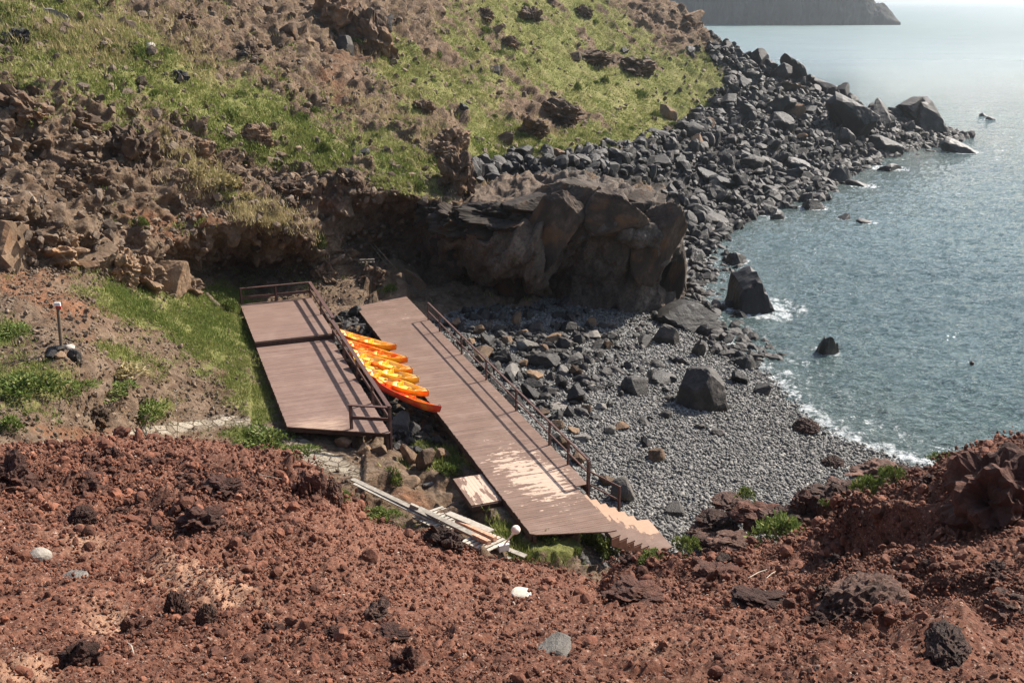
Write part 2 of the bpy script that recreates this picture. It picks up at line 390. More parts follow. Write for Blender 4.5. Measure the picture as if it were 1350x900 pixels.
GRASS = [(90, 55, 190, 60, 18, .85), (300, 135, 150, 38, 28, .9), (400, 195, 80, 32, 25, .55), (285, 245, 75, 20, 28, .8), (560, 110, 170, 55, 35, 1.0), (690, 60, 120, 70, 30, .8),
 (810, 80, 150, 100, 30, .9), (735, 195, 120, 26, -4, 1.1), (520, 205, 80, 36, 35, .6), (920, 120, 55, 45, 40, .9), (620, 200, 25, 18, 0, .8), (860, 140, 90, 40, -10, .7),
 (180, 405, 95, 26, 14, .9), (290, 425, 66, 60, 50, 1.1), (335, 520, 36, 36, 0, 1.1), (25, 510, 60, 40, 0, .9), (165, 478, 60, 22, 20, .8), (190, 535, 50, 22, 0, .9), (10, 435, 25, 18, 0, .9),
 (350, 582, 60, 16, 15, .9), (95, 510, 60, 18, 10, .5), (590, 610, 36, 30, 30, .9), (505, 680, 50, 12, 22, 1.0), (655, 690, 40, 20, 30, .8), (740, 722, 90, 14, 0, 1.1), (450, 655, 25, 15, 0, .9), (420, 318, 24, 24, 40, .9),
 (515, 625, 25, 14, 0, .7), (545, 580, 40, 10, 20, .6), (512, 380, 12, 10, 50, .8), (400, 375, 20, 8, 0, .7), (280, 395, 20, 14, 20, .6), (540, 240, 60, 16, 30, .5),
 (250, 50, 80, 26, 35, -.8), (415, 35, 95, 36, 30, -.75), (470, 30, 40, 40, 60, -.5), (160, 130, 380, 150, 20, .3), (110, 205, 210, 42, 12, -.6), (330, 220, 60, 26, 10, -.4), (450, 275, 130, 34, 8, -1.0), (705, 150, 55, 20, 12, -.9),
 (800, 78, 65, 13, 12, -1.2), (600, 165, 22, 60, -12, -.7), (560, 60, 60, 14, 35, -.6), (470, 120, 18, 60, -30, -.7), (830, 130, 50, 12, 30, -.5), (655, 50, 40, 12, 40, -.5), (905, 40, 36, 45, 45, -.45), (850, 20, 50, 20, 35, -.4), (760, 40, 40, 14, 35, -.4), (690, 110, 60, 12, 35, -.45), (780, 150, 50, 12, 10, -.4), (900, 110, 20, 30, 30, -.35), (540, 30, 50, 16, 35, -.4), (120, 310, 160, 24, 18, -.6), (60, 410, 60, 30, 20, -.6)]
PATH = [(60, 590, 45, 12, -8, 1.2), (150, 578, 60, 9, -10, 1.3), (240, 562, 60, 9, -5, 1.4), (330, 560, 50, 10, 12, 1.4), (400, 590, 40, 14, 30, 1.3), (455, 615, 40, 12, 28, 1.2), (420, 610, 30, 12, 20, .8)]
ORANGE = [(130, 430, 160, 60, 15, .3), (60, 520, 120, 60, 0, .2), (300, 520, 60, 40, 0, .3), (200, 300, 40, 20, 20, 1.), (270, 290, 40, 14, 10, .8), (20, 360, 80, 14, 5, .7), (60, 395, 70, 14, 15, .8), (430, 270, 40, 30, 0, .6), (470, 60, 60, 60, 30, .5), (440, 130, 60, 30, 40, .4), (90, 570, 80, 14, 0, .7), (540, 660, 60, 20, 30, .6), (260, 60, 90, 40, 30, .3)]

s = np.arange(-260, 1341, 1.9)
V0, tt = loft(HILL, s, [40, 46, 50, 50, 34, 50, 34, 44, 66, 80, 96, 24])
nr, nc, _ = V0.shape
N0 = grid_normals(V0); P0 = V0.reshape(-1, 3); px, py = project(P0)
g = ell(px, py, GRASS) + .6 * fbm(P0 * .35, 4, 3) + .5 * fbm(P0 * 1.3, 3, 8) + .55 * np.minimum(0, .1 + fbm(np.stack([(P0[:, 0] * .89 - P0[:, 1] * .45) * .09, (P0[:, 0] * .45 + P0[:, 1] * .89) * .42, P0[:, 2] * .1], -1), 3, 18)) * (px > 380) * 3.6
grass = sstep(.1, .85, g + .35 * fbm(P0 * 3.2, 3, 19)) * sstep(.42, .6, N0.reshape(-1, 3)[:, 2])
scree = np.clip(ell(px, py, [(760, 215, 140, 22, -8, 1.2), (900, 200, 120, 45, -20, 1.5), (1050, 150, 140, 90, 25, 2.0), (1000, 250, 120, 40, -20, 1.5), (1180, 190, 120, 40, 5, 1.5), (660, 225, 50, 20, -5, 1.), (920, 320, 60, 60, 0, 1.)]) - .25, 0, 1)
scree = sstep(.2, .6, scree + .3 * fbm(P0 * .4, 3, 31) + .3 * fbm(P0 * 1.4, 2, 32) - .45 * sstep(.4, .9, ell(px, py, GRASS)))
grass *= 1 - scree
path = sstep(.55, .9, ell(px, py, PATH) + .25 * fbm(P0 * .8, 2, 12))
grass *= 1 - path
orange = sstep(.25, .7, ell(px, py, ORANGE) + .35 * fbm(P0 * .5, 3, 21))
D2 = np.linalg.norm(P0[:, :2], axis=1)
flatg = sstep(-.2, -1.5, P0[:, 2]) * (px < 640)                     # level ground round the decks
bank = ((py > 350) & (px < 480)).astype(float)
rockm = np.clip(1 - grass - path, 0, 1)
P1 = P0 * np.array([1, 1, 1.5]); P1 = P1 @ np.array([[1, 0, .25], [0, 1, 0], [-.25, 0, 1]])
f1, f2, hid = worley(P1 * .62 + .35 * fbm(P0 * .8, 2, 5)[:, None], 4)
blk = (hid - .5) * sstep(.02, .28, f2 - f1)
f1b, f2b, hidb = worley(P1 * 1.9, 9)
blk2 = (hidb - .5) * sstep(.02, .3, f2b - f1b)
upper = 1 - .8 * bank
amp = (.25 + .75 * rockm) * upper * (1 - .8 * flatg)
f_a = facets(P1 * .55 + .3 * fbm(P0 * .9, 2, 5)[:, None], 24); f_b = facets(P1 * 1.7, 25)
disp = amp * (.5 * blk + .16 * blk2 + .85 * f_a + .2 * f_b + .75 * fbm(P0 * .28, 4, 2) + .28 * fbm(P0 * 1.7, 4, 6)) + .22 * bank * fbm(P0 * .6, 4, 15) + .07 * bank * rockm * blk2
disp += grass * (.5 * fbm(P0 * .4, 2, 12) + .22 * fbm(P0 * 1.1, 3, 13) + .2 * fbm(P0 * 2.8, 3, 14)) * (1 - .6 * bank)
disp *= (1 - .75 * path)
disp *= 1 - .7 * sstep(-1.6, -2.8, P0[:, 2]) * (px > 880)
V1 = P0 + N0.reshape(-1, 3) * disp[:, None]
under = sstep(0, 1, (px > 330) * (py > 395) * 1.)
V1[:, 2] = np.where((under > 0) & (V1[:, 1] < 56) & (V1[:, 1] > 28), np.minimum(V1[:, 2], -.32), V1[:, 2])

# deck frame: along (far) and across (right)
AX = np.array([-.3486, .9373]); AC = np.array([.9373, .3486])
def DK(ac, al, z=0.): return Vector((AC[0] * ac + AX[0] * al, AC[1] * ac + AX[1] * al, z))
ac_ = V1[:, 0] * AC[0] + V1[:, 1] * AC[1]; al_ = V1[:, 0] * AX[0] + V1[:, 1] * AX[1]
inside = (ac_ > 3.9) & (ac_ < 8.3) & (al_ > 34.5) & (al_ < 54.6)
V1[:, 2] = np.where(inside & (V1[:, 2] < 1.0), np.minimum(V1[:, 2], -.35), V1[:, 2])

t = NT('hill_ground'); co = t.coord()
soil = t.ramp(t.noise(co, .7, 7, .7), [(.3, (.075, .044, .026)), (.5, (.155, .098, .058)), (.72, (.27, .19, .12))])
soil = t.mix(t.ramp(t.noise(co, 5, 6, .75), [(.35, 0.), (.65, .8)]), soil, (.055, .036, .025))
soil = t.mix(t.ramp(t.vor(co, 3.1, 'F1', 'Color'), [(.2, 0.), (.9, .35)]), soil, (.28, .215, .16))
soil = t.mix(t.math('MULTIPLY', t.attr('orange'), t.ramp(t.noise(co, 1.6, 5, .6), [(.3, .3), (.6, 1.)])), soil, t.ramp(t.noise(co, 3, 5, .7), [(.3, (.09, .04, .022)), (.55, (.2, .095, .05)), (.75, (.31, .18, .11))]))
scr = t.ramp(t.noise(co, 1.1, 6, .7), [(.3, (.03, .028, .026)), (.55, (.07, .065, .06)), (.75, (.14, .13, .12))])
soil = t.mix(t.attr('scree'), soil, scr)
gr = t.ramp(t.noise(co, .45, 6, .7), [(.28, (.095, .11, .028)), (.45, (.165, .165, .05)), (.6, (.235, .205, .085)), (.75, (.31, .25, .135))])
gr = t.mix(t.ramp(t.noise(co, 4.2, 6, .75), [(.42, 0.), (.66, .7)]), gr, (.055, .075, .018))
gm = t.math('MULTIPLY_ADD', t.noise(co, 2.6, 6, .78), 1.7, -.9)
gfac = t.ramp(t.math('ADD', t.attr('grass'), gm), [(.3, 0.), (.62, 1.)])
c = t.mix(gfac, soil, gr)
pth = t.ramp(t.vor(co, 2.6, 'F1', 'Color'), [(.1, (.2, .16, .115)), (.9, (.36, .31, .24))])
pth = t.mix(t.ramp(t.vor(co, 2.6, 'DISTANCE_TO_EDGE'), [(.02, 1.), (.09, 0.)]), pth, (.075, .055, .035))
c = t.mix(t.attr('path'), c, pth)
nb = t.bump(t.noise(co, 2.2, 8, .75), .8, .3); nb = t.bump(t.vor(co, 6.5, 'F1'), .5, .07, nb)
M['hill'] = t.done(c, .95, .15, nb)
hill = put('hill', raw_mesh('hill', V1, grid_faces(nr, nc), True, {'grass': grass, 'scree': scree, 'path': path, 'orange': orange}), M['hill'])
tag(hill, 'steep grassy and rocky hillside rising from the cove', None, None, 'structure')
SHEETS.append(dict(P=V1, N=grid_normals(V1.reshape(nr, nc, 3)).reshape(-1, 3), kind=np.zeros(len(V1)), grass=grass, scree=scree, path=path, bank=bank))

# ---- the overhanging cliff above the beach (closed loft)
cs = [555, 600, 650, 700, 735, 780, 830, 870, 897]
CL = [
 [(x, None, y, -2.8) for x, y in zip(cs, (62.5, 63, 63, 62, 60.3, 59.6, 59.4, 60, 63))],
 [(x, None, y, z) for x, y, z in zip(cs, (63, 64, 64.5, 63, 60.8, 60, 59.6, 59.9, 63.4), (-.5, -.4, -.6, -.8, -.8, -.8, -.8, -.9, -1.6))],
 [(555, 330, 62.5), (600, 347, 60.5), (650, 370, 58.5), (700, 376, 57.8), (735, 350, 58.8), (780, 332, 58.2), (830, 330, 58.2), (870, 347, 58.6), (897, 345, 63)],
 [(555, 318, 62), (600, 325, 58.8), (650, 345, 57.0), (700, 350, 56.4), (735, 325, 57.8), (780, 315, 57.2), (830, 314, 57.3), (870, 328, 57.8), (897, 338, 63)],
 [(555, 300, 62), (600, 300, 59.2), (650, 300, 58), (700, 288, 57.8), (735, 270, 58.8), (780, 272, 58.4), (830, 282, 58.4), (870, 290, 58.6), (897, 325, 63.3)],
 [(555, 286, 63), (600, 282, 61), (650, 277, 61.2), (700, 258, 61.5), (735, 240, 62), (780, 245, 62), (830, 254, 61.5), (870, 266, 61), (897, 308, 64)],
 [(x, None, 67, z) for x, z in zip(cs, (4, 4, 4.1, 4.6, 5, 4.6, 4, 2.8, -1))],
 [(x, None, 70, -4) for x in cs]]
for r_ in CL: r_.append((906, None, 64.2, -2.5))
sC = np.arange(555, 906.1, 1.5)
VC, _ = loft(CL, sC, [20, 40, 16, 34, 36, 40, 20]); NC = grid_normals(VC)
pc = VC.reshape(-1, 3); q = pc @ np.array([[1, 0, .5], [0, 1, 0], [-.5, 0, 1]]) * np.array([1.15, 1., .55])
a1, a2, ah = worley(q * .5 + .25 * fbm(pc * .6, 2, 41)[:, None], 44); b1, b2, bh = worley(q * 1.5, 45)
qf = pc @ np.array([[1, 0, .45], [0, 1, 0], [-.45, 0, 1]]) * np.array([1.25, 1, .62])
dC = .4 * (ah - .5) * sstep(0, .25, a2 - a1) + .1 * (bh - .5) * sstep(0, .25, b2 - b1) + 1.0 * facets(qf * .34, 48, 20.) + .3 * facets(qf * 1.0, 49, 28.) + .1 * facets(qf * 2.6, 50, 24.) + .3 * fbm(pc * .35, 3, 46) + .06 * fbm(pc * 3, 4, 47, .6)
edge = np.minimum(1, np.minimum(np.arange(len(sC)) / 25, (len(sC) - 1 - np.arange(len(sC))) / 25 + .35))
dC = (dC.reshape(VC.shape[:2]) * edge[None, :]).ravel()
VC1 = pc + NC.reshape(-1, 3) * dC[:, None]
pxc, pyc = project(pc)
t = NT('cliff_rock'); co = t.coord(); co2 = t.coord('Object', (1, 1, .5), (0, R(30), 0))
c = t.ramp(t.noise(co2, .8, 7, .7), [(.3, (.06, .04, .027)), (.5, (.15, .104, .07)), (.72, (.28, .21, .15))])
c = t.mix(t.attr('grey'), c, t.ramp(t.noise(co2, .9, 7, .7), [(.3, (.05, .038, .029)), (.5, (.125, .098, .075)), (.75, (.26, .215, .17))]))
c = t.mix(t.ramp(t.noise(co2, 1.1, 5, .7, dist=.8), [(.6, 0.), (.7, .7)]), c, (.21, .1, .03))
c = t.mix(t.ramp(t.noise(co, 6, 6, .75), [(.38, 0.), (.62, .7)]), c, (.035, .026, .02))
nb = t.bump(t.noise(co2, 2.2, 9, .75), .8, .25)
M['cliff'] = t.done(c, .88, .3, nb)
fc = grid_faces(*VC.shape[:2])
cliff = cl = put('cliff', raw_mesh('cliff', VC1, fc, True, {'grey': sstep(690, 770, pxc)}), M['cliff'])
tag(cl, 'massive brown overhanging cliff outcrop with a dark hollow above the pebble beach', 'cliff')
SHEETS.append(dict(P=VC1, N=NC.reshape(-1, 3), kind=np.ones(len(VC1))))

# ---- red earth slope in the foreground
ks = [-220, 0, 100, 200, 300, 430, 500, 560, 640, 700, 760, 800, 870, 950, 1050, 1130, 1200, 1260, 1350, 1560]
crest = [(595, 17), (598, 19), (590, 21), (583, 23), (594, 24), (644, 25), (700, 26), (718, 26.5), (745, 26), (752, 25.5), (760, 25), (757, 24.5), (755, 24), (740, 23.5), (722, 22.5), (685, 22), (645, 21), (610, 19), (580, 17), (545, 15)]
f5 = [(650, 14.5), (660, 16), (658, 17), (655, 18), (660, 18.5), (694, 18.5), (728, 19.5), (743, 20), (769, 20.3), (775, 20), (782, 19.5), (782, 19.3), (778, 19), (767, 18.7), (752, 18), (740, 17), (720, 16), (700, 15), (680, 14), (650, 12)]
f4 = [(740, 11.5), (740, 12.5), (745, 12.8), (750, 13), (752, 13.2), (757, 13.5), (772, 14), (780, 14.3), (800, 14), (805, 13.6), (806, 13.5), (806, 13.4), (806, 13.2), (805, 13), (800, 12.5), (800, 12), (790, 11.5), (780, 11), (770, 10.5), (760, 9)]
back = [3.0, 2.2, 1.2, -.2, -1.3, -1.7, -1.9, -2.2, -2.3, -2.4, -2.5, -2.6, -2.8, -2.8, -1.6, -.8, .2, 1.5, 3, 5]
FG = [[(k, None, .4, 14.2) for k in ks], [(k, 1010, 3.8) for k in ks], [(k, 900, 6.0 - .5 * (k > 1100)) for k in ks], [(k, 836, 8.9 - .5 * (k > 1100)) for k in ks],
      [(k, *a) for k, a in zip(ks, f4)], [(k, *a) for k, a in zip(ks, f5)], [(k, *a) for k, a in zip(ks, crest)],
      [(k, None, a[1] + 1.8, b) for k, a, b in zip(ks, crest, back)], [(k, None, a[1] + 3.6, b - 4) for k, a, b in zip(ks, crest, back)]]
sF = np.arange(-220, 1561, 1.75)
VF, _ = loft(FG, sF, [20, 60, 62, 80, 66, 70, 30, 12]); NF = grid_normals(VF); pf = VF.reshape(-1, 3)
pxf, pyf = project(pf)
a1, a2, ah = worley(pf * 2.3 + .3 * fbm(pf * 3, 2, 51)[:, None], 52)
b1, b2, bh = worley(pf * 8.5, 53)
lump = sstep(-.25, .45, fbm(pf * .55, 3, 54))
rough_zone = np.clip(ell(pxf, pyf, [(330, 640, 120, 40, 5, 1.), (250, 700, 160, 60, 20, 1.), (80, 640, 110, 40, 0, .8), (1130, 800, 90, 60, 0, 1.2), (1250, 800, 120, 60, 10, .8), (950, 770, 120, 35, 5, .9), (1150, 690, 130, 50, -20, 1.), (590, 715, 40, 25, 0, .8), (300, 840, 130, 60, 0, .5), (480, 860, 150, 50, 10, .4), (830, 760, 50, 30, 20, .8)]), 0, 1.3)
dF = .10 * rough_zone * (ah - .3) * sstep(0, .3, a2 - a1) + (.012 + .02 * lump) * (bh - .4) * sstep(0, .35, b2 - b1) \
   + .34 * fbm(pf * .33, 4, 55) + (.06 + .27 * rough_zone) * fbm(pf * 1.6, 4, 56, .55) + .22 * np.maximum(0, rough_zone) * facets(pf * .9, 157, 18.) + (.02 + .05 * rough_zone) * fbm(pf * 6, 4, 57, .6, True)
fz = facets(pf * 2.1 + .4 * fbm(pf * 2.5, 2, 151)[:, None], 152); fz2 = facets(pf * 6.5, 153)
dF += (.07 + .16 * rough_zone) * fz * sstep(-.3, .4, fbm(pf * .8, 2, 154)) + (.025 + .035 * lump) * fz2 + .05 * fbm(pf * 3.1, 3, 155, .6, True) + .02 * fbm(pf * 15, 3, 156, .65)
dF += ell(pxf, pyf, [(1130, 800, 60, 22, 0, .25), (1310, 640, 60, 40, -15, .45), (1330, 700, 50, 30, 0, .3), (330, 620, 110, 12, 5, .35), (250, 690, 60, 18, 20, .35), (830, 755, 30, 12, 10, .12), (790, 762, 18, 16, 30, -.55), (1090, 722, 60, 9, -15, -.55), (930, 755, 90, 12, 4, .28), (1160, 706, 90, 13, -14, 1.0), (1120, 738, 90, 9, -10, -.45), (215, 745, 60, 14, 10, .25), (225, 780, 50, 14, 20, -.2), (150, 815, 60, 18, 10, -.2), (1130, 838, 70, 10, 5, -.25), (1250, 765, 60, 14, 20, .25), (1260, 865, 70, 22, 10, .3)])
nearf = sstep(1.5, 5, pf[:, 1])
fan = np.clip(np.minimum(sF + 220, 1560 - sF) / 150, 0, 1); dF *= np.tile(fan, VF.shape[0])
VF1 = pf + NF.reshape(-1, 3) * (dF * (.25 + .75 * nearf))[:, None]
pale = sstep(.25, .8, ell(pxf, pyf, [(240, 772, 60, 24, 15, 1.4), (150, 815, 50, 18, 10, 1.1), (330, 800, 40, 14, 20, .7), (40, 880, 60, 26, 0, .8), (110, 720, 60, 30, 0, .5), (50, 670, 50, 20, 0, .4), (665, 765, 30, 14, 0, .5), (870, 870, 60, 26, -10, .6), (300, 690, 25, 10, 0, .6), (1000, 760, 50, 10, 0, .3), (410, 780, 150, 50, 10, .3)]) + .35 * fbm(pf * 1.1, 4, 58))
drk = sstep(.3, .8, rough_zone * .6 + .5 * fbm(pf * .9, 4, 59))
t = NT('red_earth'); co = t.coord()
c = t.ramp(t.noise(co, 1.6, 8, .72), [(.3, (.064, .024, .014)), (.5, (.135, .05, .029)), (.72, (.24, .105, .062))])
c = t.mix(t.ramp(t.vor(co, 26, 'F1', 'Color'), [(.15, 0.), (.95, .6)]), c, (.27, .15, .105))
c = t.mix(t.ramp(t.vor(co, 47, 'F1', 'Color'), [(.82, 0.), (.9, .75)]), c, (.42, .31, .25))
c = t.mix(t.ramp(t.vor(co, 19, 'F1', 'Color'), [(.1, .8), (.2, 0.)]), c, (.035, .02, .016))
c = t.mix(t.ramp(t.noise(co, 14, 6, .8), [(.42, 0.), (.66, .8)]), c, (.04, .018, .013))
c = t.mix(t.math('MULTIPLY', t.attr('dark'), t.ramp(t.noise(co, 3, 5, .7), [(.35, .1), (.6, .75)])), c, (.05, .026, .02))
c = t.mix(t.math('MULTIPLY', t.attr('pale'), t.ramp(t.noise(co, 5, 6, .75), [(.32, .15), (.6, .9)])), c, (.38, .225, .145))
nb = t.bump(t.noise(co, 7, 9, .8), .75, .07); nb = t.bump(t.vor(co, 30, 'F1'), .5, .015, nb)
M['red'] = t.done(c, .95, .12, nb)
slope = put('slope', raw_mesh('slope', VF1, grid_faces(*VF.shape[:2]), True, {'pale': pale, 'dark': drk}), M['red'])
tag(slope, 'crumbling red volcanic earth slope in the foreground', None, None, 'structure')
SHEETS.append(dict(P=VF1, N=NF.reshape(-1, 3), kind=np.full(len(VF1), 2), pale=pale, rough=rough_zone))

# ---- the same earth carried on around and behind the viewpoint
gx = np.linspace(-34, 34, 420); gy = np.linspace(-9, 24, 300); Zg = np.zeros((len(gy), len(gx))); Og = np.ones((len(gy), len(gx)))
jc = np.linspace(0, VF.shape[1] - 1, 70).astype(int)
for k_, y_ in enumerate(gy):
    ye = max(y_, 1.0)
    uj = np.array([np.interp(ye, VF[:, j, 1], VF[:, j, 0]) for j in jc]) / ye; zj = np.array([np.interp(ye, VF[:, j, 1], VF[:, j, 2]) for j in jc])
    u_ = gx / ye; zz = np.interp(u_, uj, zj)
    ins = np.clip(np.minimum(u_ - uj[0], uj[-1] - u_) * ye / 2.2, 0, 1) if y_ > .6 else np.zeros(len(gx))
    if y_ < 1: zz = np.interp(y_, [-9, -3, 1], [15.0, 14.5, zj.mean()]) + 0 * zz
    if y_ >= 1: Og[k_] = np.clip(np.maximum(uj[0] - u_, u_ - uj[-1]) * ye / 1.5, 0, 1)
    Zg[k_] = zz + .01 - .75 * ins
VG = np.stack([np.tile(gx, (len(gy), 1)), np.tile(gy[:, None], (1, len(gx))), Zg], -1); pg = VG.reshape(-1, 3)
pg[:, 2] += Og.ravel() * (.12 * fbm(pg * .7, 4, 55) + .06 * facets(pg * 2.2, 152) + .03 * fbm(pg * 4, 3, 57))
gnd = put('ground', raw_mesh('ground', pg, grid_faces(len(gy), len(gx)), True), M['red']); tag(gnd, 'red volcanic earth around the viewpoint', None, None, 'structure')

# ---- pebble beach
WL = np.array([tuple(PZ(a, b, -3))[:2] for a, b in [(905, 292), (925, 325), (930, 350), (915, 375), (930, 400), (935, 432), (975, 470), (1012, 492), (1060, 545), (1110, 577), (1180, 602), (1240, 622), (1330, 650), (1450, 690)]])
def shore_dist(xy):
    best = np.full(len(xy), 1e9); sgn = np.ones(len(xy))
    for a, b in zip(WL[:-1], WL[1:]):
        d = b - a; tt_ = np.clip(((xy - a) @ d) / (d @ d), 0, 1); r_ = xy - a - tt_[:, None] * d
        dd = np.linalg.norm(r_, axis=1); m = dd < best
        sgn = np.where(m, np.sign(d[0] * (xy - a)[:, 1] - d[1] * (xy - a)[:, 0]), sgn); best = np.minimum(best, dd)
    return best * sgn
ub = np.linspace(-.13, .62, 760); yb = 23 * (84 / 23) ** np.linspace(0, 1, 640)
VB = np.zeros((len(yb), len(ub), 3)); VB[..., 1] = yb[:, None]; VB[..., 0] = ub[None, :] * yb[:, None]
pb = VB.reshape(-1, 3)
sd = shore_dist(pb[:, :2])
# which sign is land: a point under the deck must be land
if shore_dist(np.array([[2.0, 40.0]]))[0] < 0: sd = -sd; LANDSGN = -1
else: LANDSGN = 1
sd = sd + .5 * fbm(pb * .25, 3, 61)
zb = np.where(sd > 0, -3 + 1.75 * (1 - np.exp(-np.maximum(sd, 0) / 11)), -3 + .16 * sd)
acb = pb[:, 0] * AC[0] + pb[:, 1] * AC[1]
zb -= 3 * sstep(12.6, 10.5, acb)
zb = zb + .10 * fbm(pb * .5, 3, 62)
w1, w2, wh = worley(pb * np.array([1, 1, 0]) * 4.2, 63)
zb = zb + .035 * wh * sstep(0, .4, w2 - w1)
VB[..., 2] = zb.reshape(VB.shape[:2]); pb = VB.reshape(-1, 3)
wet = sstep(1.6, .2, sd)
t = NT('beach_pebbles'); co = t.coord()
c = t.ramp(t.vor(co, 9, 'F1', 'Color'), [(.1, (.08, .079, .076)), (.5, (.145, .143, .137)), (.9, (.29, .285, .27))])
c = t.mix(t.ramp(t.vor(co, 9, 'DISTANCE_TO_EDGE'), [(0., .75), (.1, 0.)]), c, (.025, .024, .022))
c = t.mix(t.ramp(t.noise(co, .35, 4, .6), [(.4, 0.), (.65, .45)]), c, (.06, .055, .05))
c = t.mix(t.math('MULTIPLY', t.attr('wet'), .85), c, (.025, .025, .024))
M['beach'] = t.done(c, t.ramp(t.attr('wet'), [(0., .85), (1., .35)]), .4, t.bump(t.vor(co, 7, 'F1'), .6, .06))
beach = put('beach', raw_mesh('beach', pb, grid_faces(*VB.shape[:2], keep=(zb > -5.4).reshape(VB.shape[:2])), True, {'wet': wet}), M['beach'])
tag(beach, 'grey pebble beach of the small cove', None, None, 'structure')
SHEETS.append(dict(P=pb, N=np.tile([0, 0, 1.], (len(pb), 1)), kind=np.full(len(pb), 3), sd=sd))

# ---- what ground is seen at a photo pixel (z-buffer over all sheets)
AP = np.concatenate([S_['P'] for S_ in SHEETS]); AN = np.concatenate([S_['N'] for S_ in SHEETS]); AK = np.concatenate([S_['kind'] for S_ in SHEETS])
def cat(key):
    return np.concatenate([S_.get(key, np.zeros(len(S_['P']))) for S_ in SHEETS])
A_grass, A_scree, A_path, A_bank, A_pale, A_rough = (cat(k) for k in ('grass', 'scree', 'path', 'bank', 'pale', 'rough'))
A_sd = np.concatenate([S_.get('sd', np.full(len(S_['P']), 99.)) for S_ in SHEETS])
APX, APY = project(AP)
BW, BH, BS = 700, 475, 2.0
ix = ((APX + 25) / BS).astype(int); iy = ((APY + 25) / BS).astype(int)
ok = (ix >= 0) & (ix < BW) & (iy >= 0) & (iy < BH) & (AP[:, 1] > 2)
idx = np.where(ok)[0]; idx = idx[np.argsort(-AP[idx, 1])]
ZB = np.full((BH, BW), -1, int); ZB[iy[idx], ix[idx]] = idx
def surf_i(px, py, kinds=None):
    cx, cy = int((px + 25) / BS), int((py + 25) / BS)
    for r_ in range(1, 14):
        w = ZB[max(0, cy - r_):cy + r_ + 1, max(0, cx - r_):cx + r_ + 1].ravel(); w = w[w >= 0]
        if kinds is not None: w = w[np.isin(AK[w], kinds)]
        if len(w):
            d = np.hypot(APX[w] - px, APY[w] - py) + .02 * AP[w, 1]
            return w[np.argmin(d)]
    return None
def surf(px, py, kinds=None):
    i = surf_i(px, py, kinds)
    return Vector(AP[i]) if i is not None else PZ(px, py, -1)
# visible vertices only (within 2 % of the nearest depth)
zmin = np.where(ZB >= 0, AP[ZB, 1], 1e9)
zm = zmin.copy()
for dy_ in (-1, 0, 1):
    for dx_ in (-1, 0, 1): zm = np.minimum(zm, np.roll(np.roll(zmin, dy_, 0), dx_, 1))
VIS = np.zeros(len(AP), bool); VIS[ok] = AP[ok, 1] < zm[iy[ok], ix[ok]] * 1.03 + .4
VIDX = np.where(VIS)[0]

def pick(n, weight):
    w = weight[VIDX].astype(float); w = np.maximum(w, 0); tot = w.sum()
    return VIDX[np.searchsorted(np.cumsum(w) / tot, rng.random(n))]
# vertices cluster by image area; weights below are per image area unless multiplied by distance
#PART2
# ================================================================== LOOSE STONES AND GRASS
NRM = AN
def scatter(name, n, w, lo, hi, mat, label, sub=1, kind='angular', flat=.7, power=2.2, lift=.15, smooth=False, near=False):
    ii = pick(n, w); S = lo * (hi / lo) ** (rng.random(n) ** power) * (np.clip(AP[ii, 1] / 15, .4, 1.25) if near else 1)
    P = AP[ii] + rng.normal(size=(n, 3)) * np.array([.25, .25, 0]) * np.minimum(1, AP[ii][:, 1:2] / 40) + NRM[ii] * (S * lift)[:, None]
    o = stones(name, P, S, mat, sub, kind, flat, smooth=smooth); return tag(o, label, None, None, 'stuff')

is0, is1, is2, is3 = (AK == k for k in range(4))
under_deck = (AP[:, 0] * AC[0] + AP[:, 1] * AC[1])
al_all = AP[:, 0] * AX[0] + AP[:, 1] * AX[1]
on_deck = ((under_deck > 10.2) & (under_deck < 13.5) & (al_all > 25) & (al_all < 53.6)) | ((under_deck > 4.0) & (under_deck < 8.1) & (al_all > 34.6) & (al_all < 54.3))
free = ~on_deck
scatter('beach_shingle', 62000, is3 * free * (A_sd > .0) * (A_sd < 60) * (.4 + .6 * (AP[:, 1] < 62)), .04, .115, 'pebble', 'grey pebbles covering the beach', 1, 'angular', .6, 2.0, .2, True)
scatter('beach_stones', 800, is3 * free * (A_sd > .2) * np.exp(-((APX - 690) / 130) ** 2 - ((APY - 470) / 60) ** 2), .12, .5, 'basalt_small', 'loose stones on the upper beach beside the boardwalk', 2, 'angular', .7, 2.0)
scatter('shore_stones', 900, is3 * (A_sd < 1.5) * (A_sd > -2.5) * (APY < 480), .15, .6, 'basalt_small', 'small wet stones along the water edge', 2, 'angular', .7, 1.6)
scatter('scree_stones', 9000, is0 * A_scree * (AP[:, 2] > -3.4) * (APX > 600), .16, .95, 'basalt_small', 'dark stones of the boulder slope by the sea', 2, 'angular', .75, 1.6, .3)
gul = is0 * ((under_deck > 8.0) & (under_deck < 10.4) & (al_all > 35.5) & (al_all < 53))
scatter('gully_stones', 1100, gul, .06, .3, 'basalt_small', 'stones in the gully between the two decks', 2, 'angular', .75, 1.5, .2)
hillrock = is0 * (APY < 350) * (1 - A_grass) * (1 - A_scree) * (1 - A_path) * (A_bank < .5) * (APX < 960)
scatter('hillside_stones', 5000, hillrock * free, .05, .30, 'brown_small', 'loose brown stones on the hillside', 1, 'angular', .7, 2.2)
scatter('grass_stones', 2200, is0 * A_grass * (A_bank < .5) * (APY < 300), .06, .38, 'brown_small', 'stones showing through the hillside grass', 1, 'angular', .7, 2.0)
scatter('bank_stones', 7000, is0 * A_bank * (1 - A_path) * (1.15 - A_grass) * free, .025, .12, 'brown_small', 'loose stones on the lower bank', 1, 'angular', .65, 2.2)
